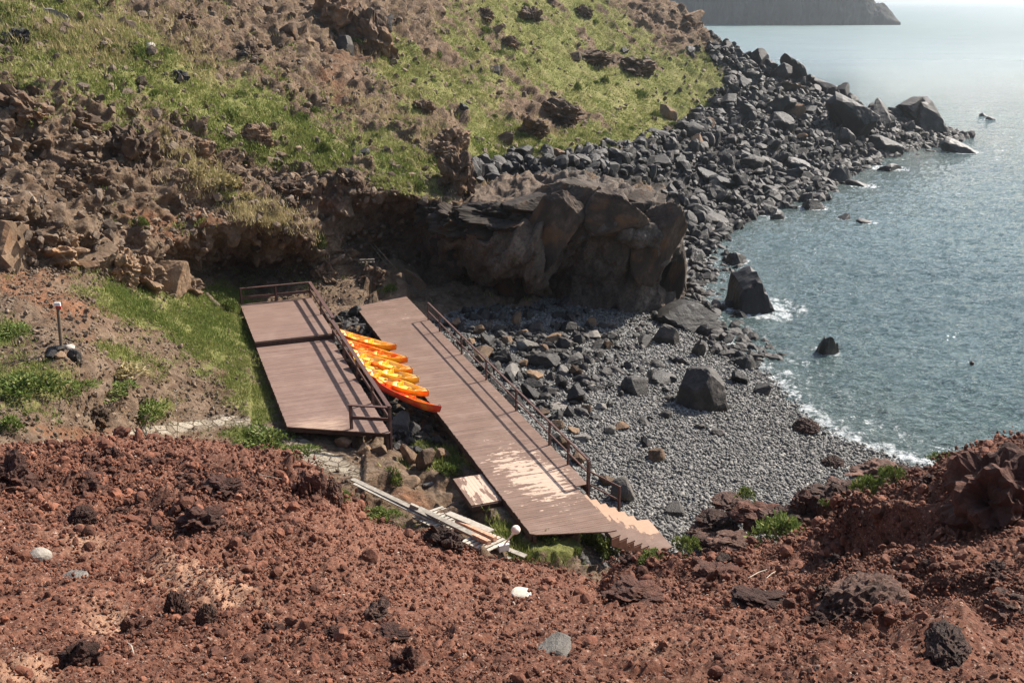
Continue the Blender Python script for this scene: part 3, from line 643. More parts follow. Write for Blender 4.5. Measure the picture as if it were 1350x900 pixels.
scatter('earth_clods', 60000, is2 * (AP[:, 1] > 4.0) * (.5 + np.clip(A_rough, 0, 1)), .012, .05, 'cinder_small', 'red cinder crumbs on the earth slope', 1, 'angular', .8, 2.0, .2, near=True)
scatter('pale_grit', 5000, is2 * (AP[:, 1] > 4.0) * (.3 + A_pale), .008, .03, 'grit', 'pale grey bits of gravel on the earth slope', 1, 'angular', .7, 2.5, .2, near=True)
scatter('earth_lumps', 1800, is2 * (AP[:, 1] > 5) * (.2 + A_rough), .05, .16, 'cinder_small', 'larger red cinder lumps on the earth slope', 2, 'clinker', .8, 2.4, .1, near=True)

def blades(name, n, w, hlo, hhi, wid, mat, label, per=4, spread=.12):
    ii = pick(n, w); P = AP[ii] + rng.normal(size=(n, 3)) * np.array([.2, .2, 0])
    P = np.repeat(P, per, 0) + rng.normal(size=(n * per, 3)) * np.array([spread, spread, .0]); k = len(P)
    h = rng.uniform(hlo, hhi, k); az = rng.uniform(0, 2 * np.pi, k); ln = rng.uniform(.1, .8, k)
    side = np.stack([np.cos(az), np.sin(az), 0 * az], -1) * (wid * rng.uniform(.6, 1.4, k))[:, None]
    az2 = rng.uniform(0, 2 * np.pi, k); lean = np.stack([np.cos(az2) * ln, np.sin(az2) * ln, np.ones(k)], -1) * h[:, None]
    P = P - np.array([0, 0, .03])
    V = np.stack([P - side, P + side, P + lean * .6 + side * .6, P + lean], 1)
    b = np.arange(k)[:, None] * 4
    F = np.concatenate([b + np.array([[0, 1, 2]]), b + np.array([[0, 2, 3]])], 0)
    big = np.clip(.5 + .9 * fbm(AP[ii] * .22, 3, 171), 0, 1)
    rn = np.repeat(np.repeat(.35 * rng.random(n) + .45 * big, per) + .2 * rng.random(k), 4)
    return tag(put(name, raw_mesh(name, V.reshape(-1, 3), F, True, {'rnd': rn}), M[mat]), label, None, None, 'stuff')

def leaf_mat(name, stops):
    t = NT(name); c = t.ramp(t.attr('rnd'), stops); t.done(c, .7, .2)
    tr = t.n('ShaderNodeBsdfTranslucent'); t.l(c, tr.inputs[0]); mx = t.n('ShaderNodeMixShader'); mx.inputs[0].default_value = .25
    t.l(t.b.outputs[0], mx.inputs[1]); t.l(tr.outputs[0], mx.inputs[2]); t.l(mx.outputs[0], t.t.nodes['Material Output'].inputs[0]); return t.m
M['grass'] = leaf_mat('grass_blades', [(0., (.07, .098, .02)), (.35, (.145, .18, .038)), (.62, (.235, .245, .07)), (.85, (.34, .30, .14)), (1., (.46, .38, .23))])
M['fresh'] = leaf_mat('fresh_grass', [(0., (.045, .08, .014)), (.4, (.10, .15, .03)), (.75, (.2, .21, .06)), (1., (.3, .26, .11))])
M['dry'] = leaf_mat('dry_grass', [(0., (.18, .16, .06)), (.5, (.38, .31, .15)), (1., (.55, .45, .26))])
M['shrub'] = leaf_mat('shrub_leaves', [(0., (.035, .06, .01)), (.4, (.085, .12, .022)), (.75, (.16, .19, .045)), (1., (.27, .24, .1))])
M['shrub_bright'] = leaf_mat('shrub_bright_leaves', [(0., (.045, .075, .013)), (.45, (.105, .145, .03)), (.8, (.19, .22, .06)), (1., (.29, .27, .11))])
thin = .12 + sstep(-.25, .2, fbm(AP * .5, 3, 172) + .5 * fbm(AP * 1.6, 2, 173))
blades('grass', 52000, is0 * A_grass * thin * (A_bank < .5) * free, .08, .26, .028, 'grass', 'yellow green grass growing on the hillside')
fr = is0 * A_grass * (A_bank > .5) * free * (.15 + np.clip(ell(APX, APY, [(300, 425, 50, 70, 50, 1.), (335, 520, 40, 40, 0, 1.), (590, 610, 40, 30, 30, 1.), (505, 680, 50, 14, 22, 1.4), (655, 690, 40, 20, 30, 1.), (740, 722, 90, 14, 0, 1.), (200, 405, 90, 26, 14, .5)]), 0, 1))
fr2 = is0 * A_grass * (APX > 470) * (APY > 560) * free
blades('fresh_grass', 13000, (fr + fr2) * thin, .05, .17, .014, 'fresh', 'fresh green grass growing round the decks', 4, .08)
blades('bank_grass', 12000, is0 * A_grass * thin * A_bank * free, .06, .2, .014, 'grass', 'short grass growing on the lower bank', 4, .08)
blades('dry_grass', 9000, is0 * free * (A_bank < .5) * (.2 + fbm(AP * .2, 2, 77)) * (np.clip(ell(APX, APY, [(285, 245, 80, 18, 28, 2.5), (90, 40, 150, 40, 15, .8), (210, 60, 60, 50, 20, .8), (620, 100, 200, 90, 20, .25), (560, 170, 90, 40, 30, .5)]), 0, 3)), .15, .42, .02, 'dry', 'pale dry grass on the hillside ledges', 5, .15)

# ================================================================== BOULDERS
def rock(px, py, w, h, mat, name='boulder', label=None, cat='boulder', group=None, k=None, rz=None, tilt=0., dep=.9, sink=.22, kinds=None, z=None):
    p = PZ(px, py, z) if z is not None else surf(px, py, kinds)
    d = (p - Vector((0, 0, H))).length; m = d / FPX
    W, Hh = w * m, h * m; sa = (H - p.z) / d
    Hz = math.sqrt(max(Hh ** 2 - (W * dep * sa * .9) ** 2, (.45 * Hh) ** 2)) / math.sqrt(1 - sa * sa)
    L_ = BOULD[mat]
    me = L_[random.randrange(min(len(L_), 9)) if k is None else k % len(L_)]
    o = put(name, me)
    o.scale = (W / 2 * 1.06, W / 2 * dep * 1.06, Hz / 2 * (1 + sink))
    o.rotation_euler = (0, tilt, random.uniform(0, 6.28) if rz is None else rz)
    if mat.startswith('wet') and sink < .3: sink = 1.3 if z is not None else .6; o.scale.z = Hz / 2 * (1 + sink)
    o.location = PY(px, py - h / 2, p.y + W * dep * .38) - Vector((0, 0, Hz / 2 * sink))
    return tag(o, label, cat, group)

GB = 'boulders along the shore'
LM = []                                             # landmarks that other boulders are described by
def mark(px, py, phrase): LM.append((px, py, phrase))
B_ = [  # px, base, width, height, material, label, landmark phrase
 (1008, 419, 104, 63, 'wet_rock', 'largest dark pyramid shaped boulder, standing at the waterline of the cove', 'the dark pyramid boulder in the cove'),
 (908, 434, 84, 38, 'basalt', 'long low grey boulder lying between the cliff and the dark pyramid boulder', None),
 (926, 541, 70, 60, 'basalt', 'tall faceted brown grey boulder standing alone on the pebbles', 'the tall faceted boulder on the pebbles'),
 (1089, 470, 32, 31, 'wet_rock', 'pointed brown rock standing alone in the open water of the cove', None),
 (971, 350, 32, 19, 'wet_rock', 'rounded dark rock in the foam just behind the pyramid boulder', None),
 (917, 354, 26, 24, 'wet_rock', 'upright dark rock in the foam at the foot of the cliff', 'the foot of the cliff'),
 (1127, 186, 60, 62, 'basalt', 'huge blunt dark boulder standing highest on the rocky point', 'the huge blunt boulder on the point'),
 (1226, 182, 54, 50, 'basalt', 'steep dark block leaning seaward at the tip of the rocky point', 'the leaning block at the tip'),
 (1200, 152, 38, 23, 'basalt', 'dark block behind the leaning block at the tip of the point', None),
 (1268, 203, 42, 21, 'wet_rock', 'low dark islet rock ringed by foam just off the rocky point', None),
 (1050, 110, 38, 38, 'basalt', 'rounded brown boulder standing up on the skyline of the boulder ridge', 'the rounded boulder on the skyline'),
 (1085, 128, 36, 26, 'basalt', 'wide dark boulder right of the rounded skyline boulder', None),
 (1111, 130, 18, 20, 'basalt', 'small upright boulder at the right end of the skyline ridge', None),
 (1104, 243, 40, 26, 'wet_rock', 'dark pyramidal boulder at the water edge below the huge blunt boulder', 'the dark pyramidal boulder at the water edge'),
 (1072, 278, 36, 17, 'wet_rock', 'low humped dark rock awash in the shallows right of the shore', None),
 (1113, 291, 17, 9, 'wet_rock', 'small brown rock awash, left one of a pair in the shallows', None),
 (1143, 296, 22, 8, 'wet_rock', 'small flat brown rock awash, right one of a pair in the shallows', None),
 (1136, 248, 36, 11, 'wet_rock', 'flat wet ledge rock lying right of the dark pyramidal boulder', None),
 (1175, 226, 44, 13, 'wet_rock', 'flat wet ledge rock at the water edge under the leaning block', None),
 (1165, 205, 44, 25, 'basalt', 'sloping dark boulder between the huge blunt boulder and the sea', None),
 (1160, 168, 34, 36, 'basalt', 'dark rugged boulder touching the right side of the huge blunt boulder', None),
 (1032, 158, 42, 32, 'basalt', 'broad brown grey boulder on the slope left of the huge blunt boulder', 'the broad boulder on the slope'),
 (1030, 105, 28, 22, 'basalt', 'grey boulder just left of the rounded skyline boulder', None),
 (1001, 84, 24, 20, 'basalt', 'brown boulder at the top of the ridge where the grass ends', 'the top of the boulder ridge'),
 (1020, 290, 30, 16, 'wet_rock', 'wet dark wedge of rock at the water edge of the boulder shore', None),
 (1045, 240, 36, 22, 'basalt', 'dark slab tilted toward the sea in the lower boulder shore', 'the tilted slab on the lower shore'),
 (990, 225, 38, 22, 'basalt', 'broad dark boulder in the middle of the boulder shore', 'the middle of the boulder shore'),
 (950, 250, 36, 20, 'basalt', 'dark flat boulder on the left of the boulder shore', 'the left of the boulder shore'),
 (870, 222, 32, 18, 'basalt', 'grey boulder in the scree behind the cliff', 'the scree behind the cliff'),
 (870, 185, 30, 16, 'basalt', 'grey boulder lying at the lower edge of the grass', 'the lower edge of the grass'),
 (938, 300, 40, 20, 'basalt', 'pale grey boulder by the water behind the cliff', None),
 (1063, 573, 36, 22, 'clinker', 'dark pitted boulder on the pebbles close to the breaking waves', None),
 (1098, 617, 30, 17, 'clinker', 'brown pitted rock low on the pebbles near the red earth', None),
 (866, 608, 22, 18, 'brown_rock', 'brown boulder alone in the middle of the pebbles', None),
 (891, 682, 28, 18, 'basalt', 'dark boulder on the pebbles right of the stairs', None),
 (822, 662, 34, 34, 'grey_stone', 'big smooth grey boulder behind the stair railing', None),
 (800, 640, 22, 16, 'tan_rock', 'tan boulder beside the corner post of the boardwalk railing', None),
 (837, 520, 38, 26, 'basalt', 'dark angular boulder on the pebbles left of the tall faceted boulder', None),
 (866, 504, 44, 18, 'wet_rock', 'low dark boulder behind the dark angular one on the pebbles', None),
 (876, 455, 36, 28, 'basalt', 'grey rounded boulder at the foot of the cliff corner', None),
 (850, 458, 22, 17, 'basalt', 'small dark boulder just left of the cliff corner boulder', None),
 (865, 485, 26, 12, 'wet_rock', 'flat dark stone on the pebbles below the cliff corner', None),
 (921, 470, 20, 24, 'basalt', 'upright grey boulder behind the tall faceted boulder', None),
 (980, 492, 36, 26, 'wet_rock', 'dark jagged rock at the edge of the breaking waves', None),
 (994, 464, 18, 11, 'wet_rock', 'small dark rock awash in the foam below the pyramid boulder', None),
 (975, 505, 24, 18, 'basalt', 'grey rock just inland of the jagged rock at the waves', None),
 (1003, 520, 26, 16, 'basalt', 'brown grey rock on wet pebbles right of the tall faceted boulder', None),
 (1034, 496, 20, 7, 'wet_rock', 'thin flat rock awash where the waves break', None),
 (1297, 154, 10, 5, 'wet_rock', 'tiny rock awash off the point, left one of the pair with foam', None),
 (1306, 159, 13, 5, 'wet_rock', 'tiny rock awash off the point, lower right one of the pair', None),
]
for a in B_:
    x, y, w, h, m, lab, ph = a
    kz = {'largest dark p': (9, 0.), 'steep dark blo': (9, 0.), 'tall faceted b': (11, .3), 'huge blunt dar': (3, .6)}.get(lab[:14], (None, None))
    o = rock(x, y, w, h, m, k=kz[0], rz=kz[1], label=lab, group=GB if 'tiny' not in lab else 'rocks awash off the point', z=-3.05 if m == 'wet_rock' and x > 905 else None)
    if ph: mark(x, y, ph)
# stones beside the boardwalk on the upper beach
BW_ = [(601, 432, 14, 13, 'tan_rock'), (629, 441, 23, 15, 'tan_rock'), (644, 459, 22, 20, 'basalt'), (637, 476, 30, 20, 'tan_rock'), (694, 464, 32, 20, 'grey_stone'), (717, 486, 42, 24, 'basalt'), (728, 453, 26, 16, 'tan_rock'), (745, 460, 22, 17, 'basalt'), (750, 440, 24, 17, 'basalt'), (680, 428, 14, 18, 'tan_rock'), (673, 501, 28, 20, 'grey_stone'), (677, 484, 20, 18, 'basalt'), (705, 502, 22, 14, 'tan_rock'), (700, 526, 28, 20, 'basalt'), (760, 533, 25, 26, 'basalt'), (742, 512, 19, 18, 'basalt'), (737, 541, 28, 11, 'grey_stone'), (773, 545, 14, 12, 'brown_rock'), (793, 541, 16, 11, 'grey_stone'), (761, 496, 18, 15, 'brown_rock'), (757, 571, 18, 9, 'tan_rock'), (803, 572, 19, 15, 'grey_stone'), (820, 567, 20, 11, 'brown_rock'), (769, 582, 22, 12, 'grey_stone'), (779, 431, 15, 13, 'brown_rock'), (783, 448, 23, 12, 'grey_stone'), (802, 461, 16, 14, 'brown_rock'), (655, 440, 18, 13, 'basalt'), (668, 455, 18, 13, 'brown_rock'), (708, 440, 20, 14, 'basalt'), (690, 445, 17, 12, 'tan_rock'), (715, 465, 16, 12, 'brown_rock'), (620, 455, 14, 10, 'tan_rock'), (660, 474, 16, 13, 'basalt'), (690, 484, 15, 11, 'tan_rock'), (725, 523, 20, 14, 'basalt'), (742, 494, 15, 12, 'grey_stone'), (783, 516, 18, 12, 'grey_stone'), (715, 548, 18, 11, 'brown_rock'), (745, 590, 22, 16, 'tan_rock'), (735, 566, 17, 13, 'tan_rock'), (765, 612, 24, 18, 'brown_rock'), (806, 690, 18, 12, 'brown_rock')]
TONE = {'tan_rock': 'tan', 'basalt': 'dark', 'grey_stone': 'grey', 'brown_rock': 'brown', 'wet_rock': 'wet dark'}
wl_ = lambda x, y: 'close behind the boardwalk railing' if (x - 562) - (y - 422) < 45 else ('toward the cliff on the upper beach' if y < 465 else ('in the middle of the stone spread' if x < 750 else 'at the seaward edge of the stone spread'))
for x, y, w, h, m in BW_:
    sz = 'big' if w >= 28 else ('medium' if w >= 19 else 'small')
    rock(x, y, w, h, m, label=f'{sz} {TONE[m]} stone lying {wl_(x, y)}', group='stones strewn beside the boardwalk', kinds=[3])
# boulder shore: the big stones one by one
GS = 'boulders heaped on the shore slope'
wsc = is0 * A_scree * (AP[:, 2] > -3.0) * (APX > 640) * (APY > 60)
cnt = 0; used = []
for i in pick(1400, wsc * (.35 + sstep(900, 1010, APX))):
    if cnt >= 150: break
    x, y = APX[i], APY[i]; Y = AP[i, 1]
    w = random.choice([10, 11, 13, 15, 17, 20, 25, 32]) * (1 if x > 900 else .75)
    if any((x - a) ** 2 + ((y - b) * 1.4) ** 2 < (.42 * (w + c)) ** 2 for a, b, c in used): continue
    used.append((x, y, w)); cnt += 1
    m = 'wet_rock' if AP[i, 2] < -1.9 else ('basalt' if random.random() < .85 else 'brown_rock')
    sz = 'large' if w >= 21 else ('medium' if w >= 14 else 'small')
    d, ph, lx, ly = min(((x - a) ** 2 + (2 * (y - b)) ** 2, c, a, b) for a, b, c in LM)
    side = 'above' if y < ly - .6 * abs(x - lx) else ('below' if y > ly + .6 * abs(x - lx) else ('right of' if x > lx else 'left of'))
    rock(x, y, w, w * random.uniform(.45, .85), m, label=f'{sz} {TONE[m]} boulder heaped {side} {ph}', group=GS, tilt=random.uniform(-.5, .5), dep=random.uniform(.7, 1.2), kinds=[0])
# skyline of the ridge
for x, y, w, h in [(958, 66, 16, 12), (972, 78, 18, 14), (985, 80, 14, 12), (1015, 92, 18, 14), (1064, 116, 22, 18), (1097, 128, 16, 13), (1120, 140, 18, 14), (1180, 156, 22, 14), (1150, 150, 18, 14)]:
    rock(x, y, w, h, 'basalt', label='smaller dark boulder on the skyline of the ridge against the sea', group='boulders on the ridge skyline', kinds=[0])
# gully between the decks
for x, y, w, h, m in [(530, 575, 28, 30, 'grey_stone'), (546, 578, 22, 22, 'basalt'), (523, 560, 16, 14, 'basalt'), (540, 610, 26, 24, 'brown_rock'), (560, 618, 26, 30, 'brown_rock'), (552, 600, 18, 14, 'basalt'), (480, 440, 14, 10, 'basalt'), (468, 418, 20, 16, 'basalt'), (482, 425, 14, 10, 'brown_rock'), (494, 443, 14, 10, 'basalt'), (505, 456, 12, 9, 'grey_stone'), (570, 590, 20, 16, 'basalt'), (583, 605, 18, 14, 'brown_rock'), (500, 598, 20, 14, 'tan_rock'), (455, 590, 26, 18, 'tan_rock'), (480, 600, 22, 16, 'tan_rock'), (540, 640, 30, 14, 'tan_rock'), (565, 640, 24, 12, 'grey_stone'), (580, 590, 16, 16, 'basalt'), (560, 585, 14, 12, 'grey_stone')]:
    pl = 'under the kayaks by the deck post' if y < 580 and y > 540 else ('in the far end of the gully between the decks' if y < 480 else 'in the grassy gully before the lower boardwalk')
    rock(x, y, w, h, m, label=f'{"larger" if w > 21 else "smaller"} {TONE[m]} rock lying {pl}', group='rocks in the gully between the decks', kinds=[0])
# blocks of the rock band over the bank
for n_, (x, y, w, h) in enumerate([(-12, 345, 50, 66), (22, 338, 44, 50), (66, 336, 50, 44), (112, 352, 48, 50), (150, 366, 40, 56), (186, 376, 44, 52), (216, 380, 36, 44), (242, 384, 34, 34), (94, 342, 30, 34)]):
    rock(x, y + 4, w * 1.5, h * .9, 'tan_rock_crag' if n_ % 3 else 'tan_rock_block', 'rock_block', ['tan rock of the band above the bank, cut by the left photo edge', 'second tan rock from the left edge in the band above the bank', 'third tan rock from the left edge in the band above the bank', 'fifth tan rock from the left edge in the band above the bank', 'sixth tan rock from the left edge in the band above the bank', 'third tan rock from the right end of the band above the bank', 'tan rock next to last at the right end of the band above the bank', 'last tan rock of the band above the bank, beside the dark hollow', 'fourth tan rock from the left edge, wedged in the band above the bank'][n_], 'rock', 'blocks of the rock band', dep=.8, sink=.4, kinds=[0], rz=random.uniform(-.35, .35))
# crags and single rocks on the hillside
for x, y, w, h, m, lab in [
 (600, 248, 54, 52, 'brown_rock', 'tall dark rock face standing over the gully left of the scree'),
 (594, 200, 44, 34, 'brown_rock', 'dark rock step above the tall rock face at the gully'),
 (575, 215, 50, 36, 'brown_rock', 'brown crag on the slope just left of the tall rock face'),
 (735, 160, 62, 34, 'brown_rock', 'dark rugged crag amid the grass in the middle of the right hillside'),
 (700, 180, 50, 24, 'brown_rock', 'dark crag below and left of the rugged crag in the grass'),
 (775, 84, 56, 20, 'brown_rock', 'left part of the brown ledge crossing the upper grass'),
 (830, 96, 60, 22, 'brown_rock', 'right part of the brown ledge crossing the upper grass'),
 (485, 70, 60, 70, 'brown_rock', 'big brown conglomerate crag at the top of the hillside'),
 (440, 40, 60, 50, 'brown_rock', 'brown crag left of the big conglomerate crag near the top'),
 (700, 28, 34, 20, 'brown_rock', 'dark rock high on the right grassy hillside'),
 (768, 22, 22, 16, 'brown_rock', 'dark ragged rock near the top of the right hillside'),
 (640, 24, 24, 16, 'brown_rock', 'dark rock near the top centre of the hillside'),
 (672, 62, 24, 16, 'brown_rock', 'brown rock in the grass below the top centre'),
 (25, 158, 70, 40, 'brown_rock', 'flat topped brown crag at the left edge of the hillside'),
 (95, 168, 60, 34, 'brown_rock', 'brown crag right of the flat topped one at the left edge'),
 (175, 215, 70, 54, 'brown_rock', 'dark pitted crag above the tan rock band'),
 (115, 245, 50, 36, 'brown_rock', 'brown rock under the dark pitted crag on the left'),
 (260, 215, 50, 34, 'brown_rock', 'dark crag above the ledge of dry grass'),
 (335, 190, 40, 30, 'brown_rock', 'dark rock cluster in the middle of the left hillside'),
 (300, 245, 46, 26, 'brown_rock', 'dark rough rock beside the dry grass ledge'),
 (375, 262, 60, 34, 'brown_rock', 'dark ragged rock over the wide hollow'),
 (75, 28, 24, 18, 'grey_stone', 'pale boulder in the grass at the upper left'),
 (20, 58, 36, 20, 'basalt', 'dark flat rock in the grass at the far upper left'),
 (198, 66, 12, 11, 'pale_stone', 'small white stone in the grass of the upper left slope'),
 (237, 108, 24, 16, 'basalt', 'dark flat stone in the green of the left hillside'),
 (330, 78, 34, 20, 'brown_rock', 'brown slab rock on the scree streak at the upper left'),
 (250, 34, 30, 20, 'brown_rock', 'brown rock under the top edge on the left scree'),
 (385, 310, 40, 30, 'brown_rock', 'broken dark ledge rock over the hollow behind the left deck'),
 (450, 345, 46, 20, 'tan_rock', 'layered tan rock ledge above the far railing'),
 (545, 380, 36, 30, 'tan_rock', 'tan angular boulder at the far end of the boardwalk'),
 (430, 372, 40, 34, 'brown_rock', 'brown rock face behind the corner of the far railing'),
 (490, 372, 34, 22, 'brown_rock', 'brown rock at the far end of the gully'),
 (128, 557, 28, 24, 'brown_rock', 'brown block standing beside the stone path'),
 (88, 260, 40, 30, 'brown_rock', 'brown rock above the middle of the tan rock band'),
 (455, 250, 50, 34, 'brown_rock', 'dark rock hanging at the left of the wide hollow'),
 (665, 190, 24, 18, 'brown_rock', 'brown boulder in the bright grass above the scree'),
 (560, 150, 30, 20, 'brown_rock', 'dark rock on the slope above the brown crag')]:
    cg = m + '_crag' if m + '_crag' in BOULD and w > 20 and 'boulder' not in lab else m
    if h > w * 1.2: cg = 'brown_rock_block'
    rock(x, y, w * 1.12, h * .95, cg, 'rock', lab, 'rock', None, sink=.5, dep=.8, kinds=[0], tilt=random.uniform(-.1, .45))
wz = is0 * (A_scree < .2) * (A_bank < .5) * (A_path < .2) * (APX < 950) * (APY > -5) * (.5 + A_rough)
n_ = 0
for i in pick(400, wz * (1.15 - A_grass)):
    if n_ >= 60: break
    x, y = APX[i], APY[i]
    if AP[i, 2] < 2.5: continue
    n_ += 1; w = random.choice([8, 10, 12, 15, 19, 24])
    m = random.choice(['brown_rock', 'brown_rock', 'tan_rock', 'basalt'])
    tone = {'brown_rock': 'brown', 'tan_rock': 'tan', 'basalt': 'dark grey'}[m]
    zone = ('left' if x < 300 else 'middle' if x < 600 else 'right') + ' hillside'
    lev = 'near the top of' if y < 90 else ('halfway up' if y < 190 else 'low on')
    rock(x, y, w, w * random.uniform(.5, .8), m, 'rock', f'{"large" if w > 17 else "small" if w < 11 else "medium"} {tone} rock {lev} the {zone}', 'rock', 'rocks scattered on the hillside', sink=.5, kinds=[0])
# the red slope
for x, y, w, h, m, lab in [
 (585, 726, 46, 36, 'clinker', 'dark knobbly lava lump at the crest below the plank pile'),
 (104, 878, 44, 38, 'cinder', 'dark red square lava block at the bottom left of the red slope'),
 (272, 822, 26, 26, 'clinker', 'grey black lava lump in the pale hollow of the red slope'),
 (232, 812, 34, 32, 'cinder', 'dark red lava lump left of the grey black one in the pale hollow'),
 (262, 702, 54, 36, 'cinder', 'large red brown lump with a hollow under it on the left slope'),
 (300, 770, 44, 40, 'cinder', 'red brown lump above the pale hollow'),
 (185, 650, 56, 36, 'cinder', 'wide red brown lump near the top of the left slope'),
 (110, 655, 60, 36, 'cinder', 'red brown lump with a dark notch at the upper left'),
 (285, 655, 50, 30, 'cinder', 'red lump below the dry sticks'),
 (175, 838, 40, 30, 'cinder', 'red lump low on the left slope beside pale earth'),
 (110, 690, 36, 24, 'cinder', 'round red lump under the notched lump at the upper left'),
 (410, 660, 44, 40, 'cinder', 'red overhanging lump at the left end of the crest'),
 (438, 660, 30, 30, 'clinker', 'dark rounded rock at the start of the plank pile'),
 (12, 640, 50, 46, 'cinder', 'red rock at the left edge of the photo below the path'),
 (52, 738, 26, 16, 'pale_stone', 'pale stone on the left of the red slope'),
 (96, 768, 36, 16, 'grey_stone', 'flat grey stone on the left of the red slope'),
 (687, 786, 27, 11, 'pale_stone', 'smooth white stone lying on the middle of the red slope'),
 (730, 860, 48, 22, 'grey_stone', 'large pale grey rock at the bottom middle of the red slope'),
 (535, 884, 40, 36, 'cinder', 'dark red upright lava lump at the bottom of the slope'),
 (512, 846, 44, 24, 'cinder', 'dark red flat lava lump above the upright one at the bottom'),
 (835, 796, 70, 36, 'cinder', 'red clod standing right of the dark hole at the crest'),
 (1135, 838, 150, 76, 'clinker', 'widest dark lava outcrop on the right of the red slope'),
 (1250, 870, 90, 40, 'clinker', 'dark lava outcrop in the bottom right corner'),
 (1325, 690, 130, 100, 'cinder', 'big red boulder standing at the right edge of the photo'),
 (1330, 808, 50, 28, 'clinker', 'dark lava rock under the big red boulder at right'),
 (1262, 775, 46, 20, 'clinker', 'flat grey black rock right of the widest lava outcrop'),
 (1000, 800, 60, 26, 'cinder', 'red lump in the middle of the right slope'),
 (940, 765, 60, 26, 'cinder', 'red clod under the green tufts of the crest'),
 (1200, 720, 90, 40, 'cinder', 'red overhanging lump above the shaded hollow at right')]:
    cg = m + '_crag' if w > 38 and (m == 'cinder' or (m == 'clinker' and w < 80)) else m
    rock(x, y, w * (1.15 if cg != m else 1), h, cg, 'lava_rock', lab, 'rock', 'rocks on the red slope', sink=.25 if w > 80 and y > 800 else .6, dep=.55 if w > 80 and y > 800 else .9, kinds=[2])
n_ = 0
for i in pick(200, is2 * (A_rough > .25) * (AP[:, 1] > 7) * A_rough):
    if n_ >= 34: break
    n_ += 1; x, y = APX[i], APY[i]; w = random.choice([16, 20, 24, 28, 34, 44]); m = random.choice(['cinder'] * 6 + ['clinker'])
    rock(x, y, w, w * random.uniform(.45, .7), m + '_crag', 'lava_rock', f'{"large" if w > 30 else "medium" if w > 18 else "small"} {"red brown" if m == "cinder" else "dark brown"} crusty clod on the {"left" if x < 480 else "middle" if x < 850 else "right"} of the red slope', 'rock', 'crusty clods on the red slope', sink=.7, kinds=[2])
for x, y, w, h, m, lab, z in [
 (1158, 640, 64, 36, 'clinker', 'dark pitted rock where the pebbles meet the waves at right', -2.4),
 (1112, 652, 40, 22, 'clinker', 'low dark rock at the edge of the pebbles', -2.2),
 (1078, 655, 34, 18, 'clinker', 'small dark rock left of the low one at the pebble edge', -2.0),
 (1000, 695, 66, 40, 'cinder', 'dark red rock mound behind the crest right of the stairs', -.8),
 (945, 700, 46, 30, 'clinker', 'dark rock behind the crest closest to the stairs', -1.2),
 (965, 672, 44, 24, 'clinker', 'dark rock at the top of the mound near the stairs', -1.2),
 (1065, 690, 50, 44, 'cinder', 'red rock right of the tuft of green behind the crest', -.4),
 (1110, 690, 70, 54, 'cinder', 'tall red rock with green at its foot behind the crest', .2),
 (1195, 672, 80, 60, 'cinder', 'red rock between the green tufts and the big red boulder', 1.6),
 (1245, 650, 60, 44, 'cinder', 'red rock touching the big red boulder on its left', 2.2),
 (1150, 672, 50, 30, 'cinder', 'red rock under the upper green tuft', .6),
 (925, 715, 40, 24, 'clinker', 'dark rock just right of the stair foot', -1.4),
 (938, 728, 46, 26, 'cinder', 'dark red rock closing the gap behind the crest right of the stair foot', -1.2),
 (966, 726, 56, 30, 'clinker', 'dark rock filling the low gap between the mound and the crest', -.9),
 (1208, 606, 20, 10, 'wet_rock', 'small black rock in the foam at the right end of the beach', -3.0),
 (1030, 700, 50, 34, 'clinker', 'dark red rock in the middle of the mound behind the crest', -.5)]:
    rock(x, y, w, h, m + '_crag' if m + '_crag' in BOULD else m, 'lava_rock', lab, 'rock', 'rocks between the red slope and the beach', sink=.5, dep=1.2, z=z)

# fractured slabs of the cliff face
M['slab'] = rock_mat('cliff_slab', (.02, .0145, .0105), (.056, .04, .029), (.16, .12, .088), stain=(.15, .075, .028))
BOULD['slab_crag'] = [rock_mesh(830 + i, 5, 'crag', 'slab') for i in range(5)]
BOULD['slab'] = [rock_mesh(800 + i, 5, 'angular', 'slab') for i in range(8)]
for n_, (x, y, w, h, dp, tl) in enumerate([(632, 350, 100, 78, .6, .2), (690, 374, 120, 100, .6, .25), (610, 312, 80, 44, .7, .1), (660, 312, 110, 50, .7, .1), (722, 340, 74, 96, .6, .4), (752, 300, 64, 64, .7, .5), (766, 330, 60, 84, .6, .6), (796, 330, 70, 74, .6, .5), (815, 300, 84, 48, .7, .3), (842, 334, 76, 72, .6, .3), (868, 348, 60, 84, .7, .2), (884, 385, 40, 80, .8, .1), (756, 264, 84, 30, .8, .2), (838, 274, 84, 26, .8, .2), (700, 284, 80, 34, .8, .2), (600, 350, 60, 60, .6, .1), (575, 300, 50, 40, .7, 0)]):
    o = rock(x, y, w * (1.2 if x < 668 else 1), h, 'slab_crag' if x < 668 else 'slab', 'rock_face', None, None, None, k=n_, dep=dp, sink=.3, kinds=[1], tilt=tl, rz=random.uniform(-.5, .5)); o.parent = cliff

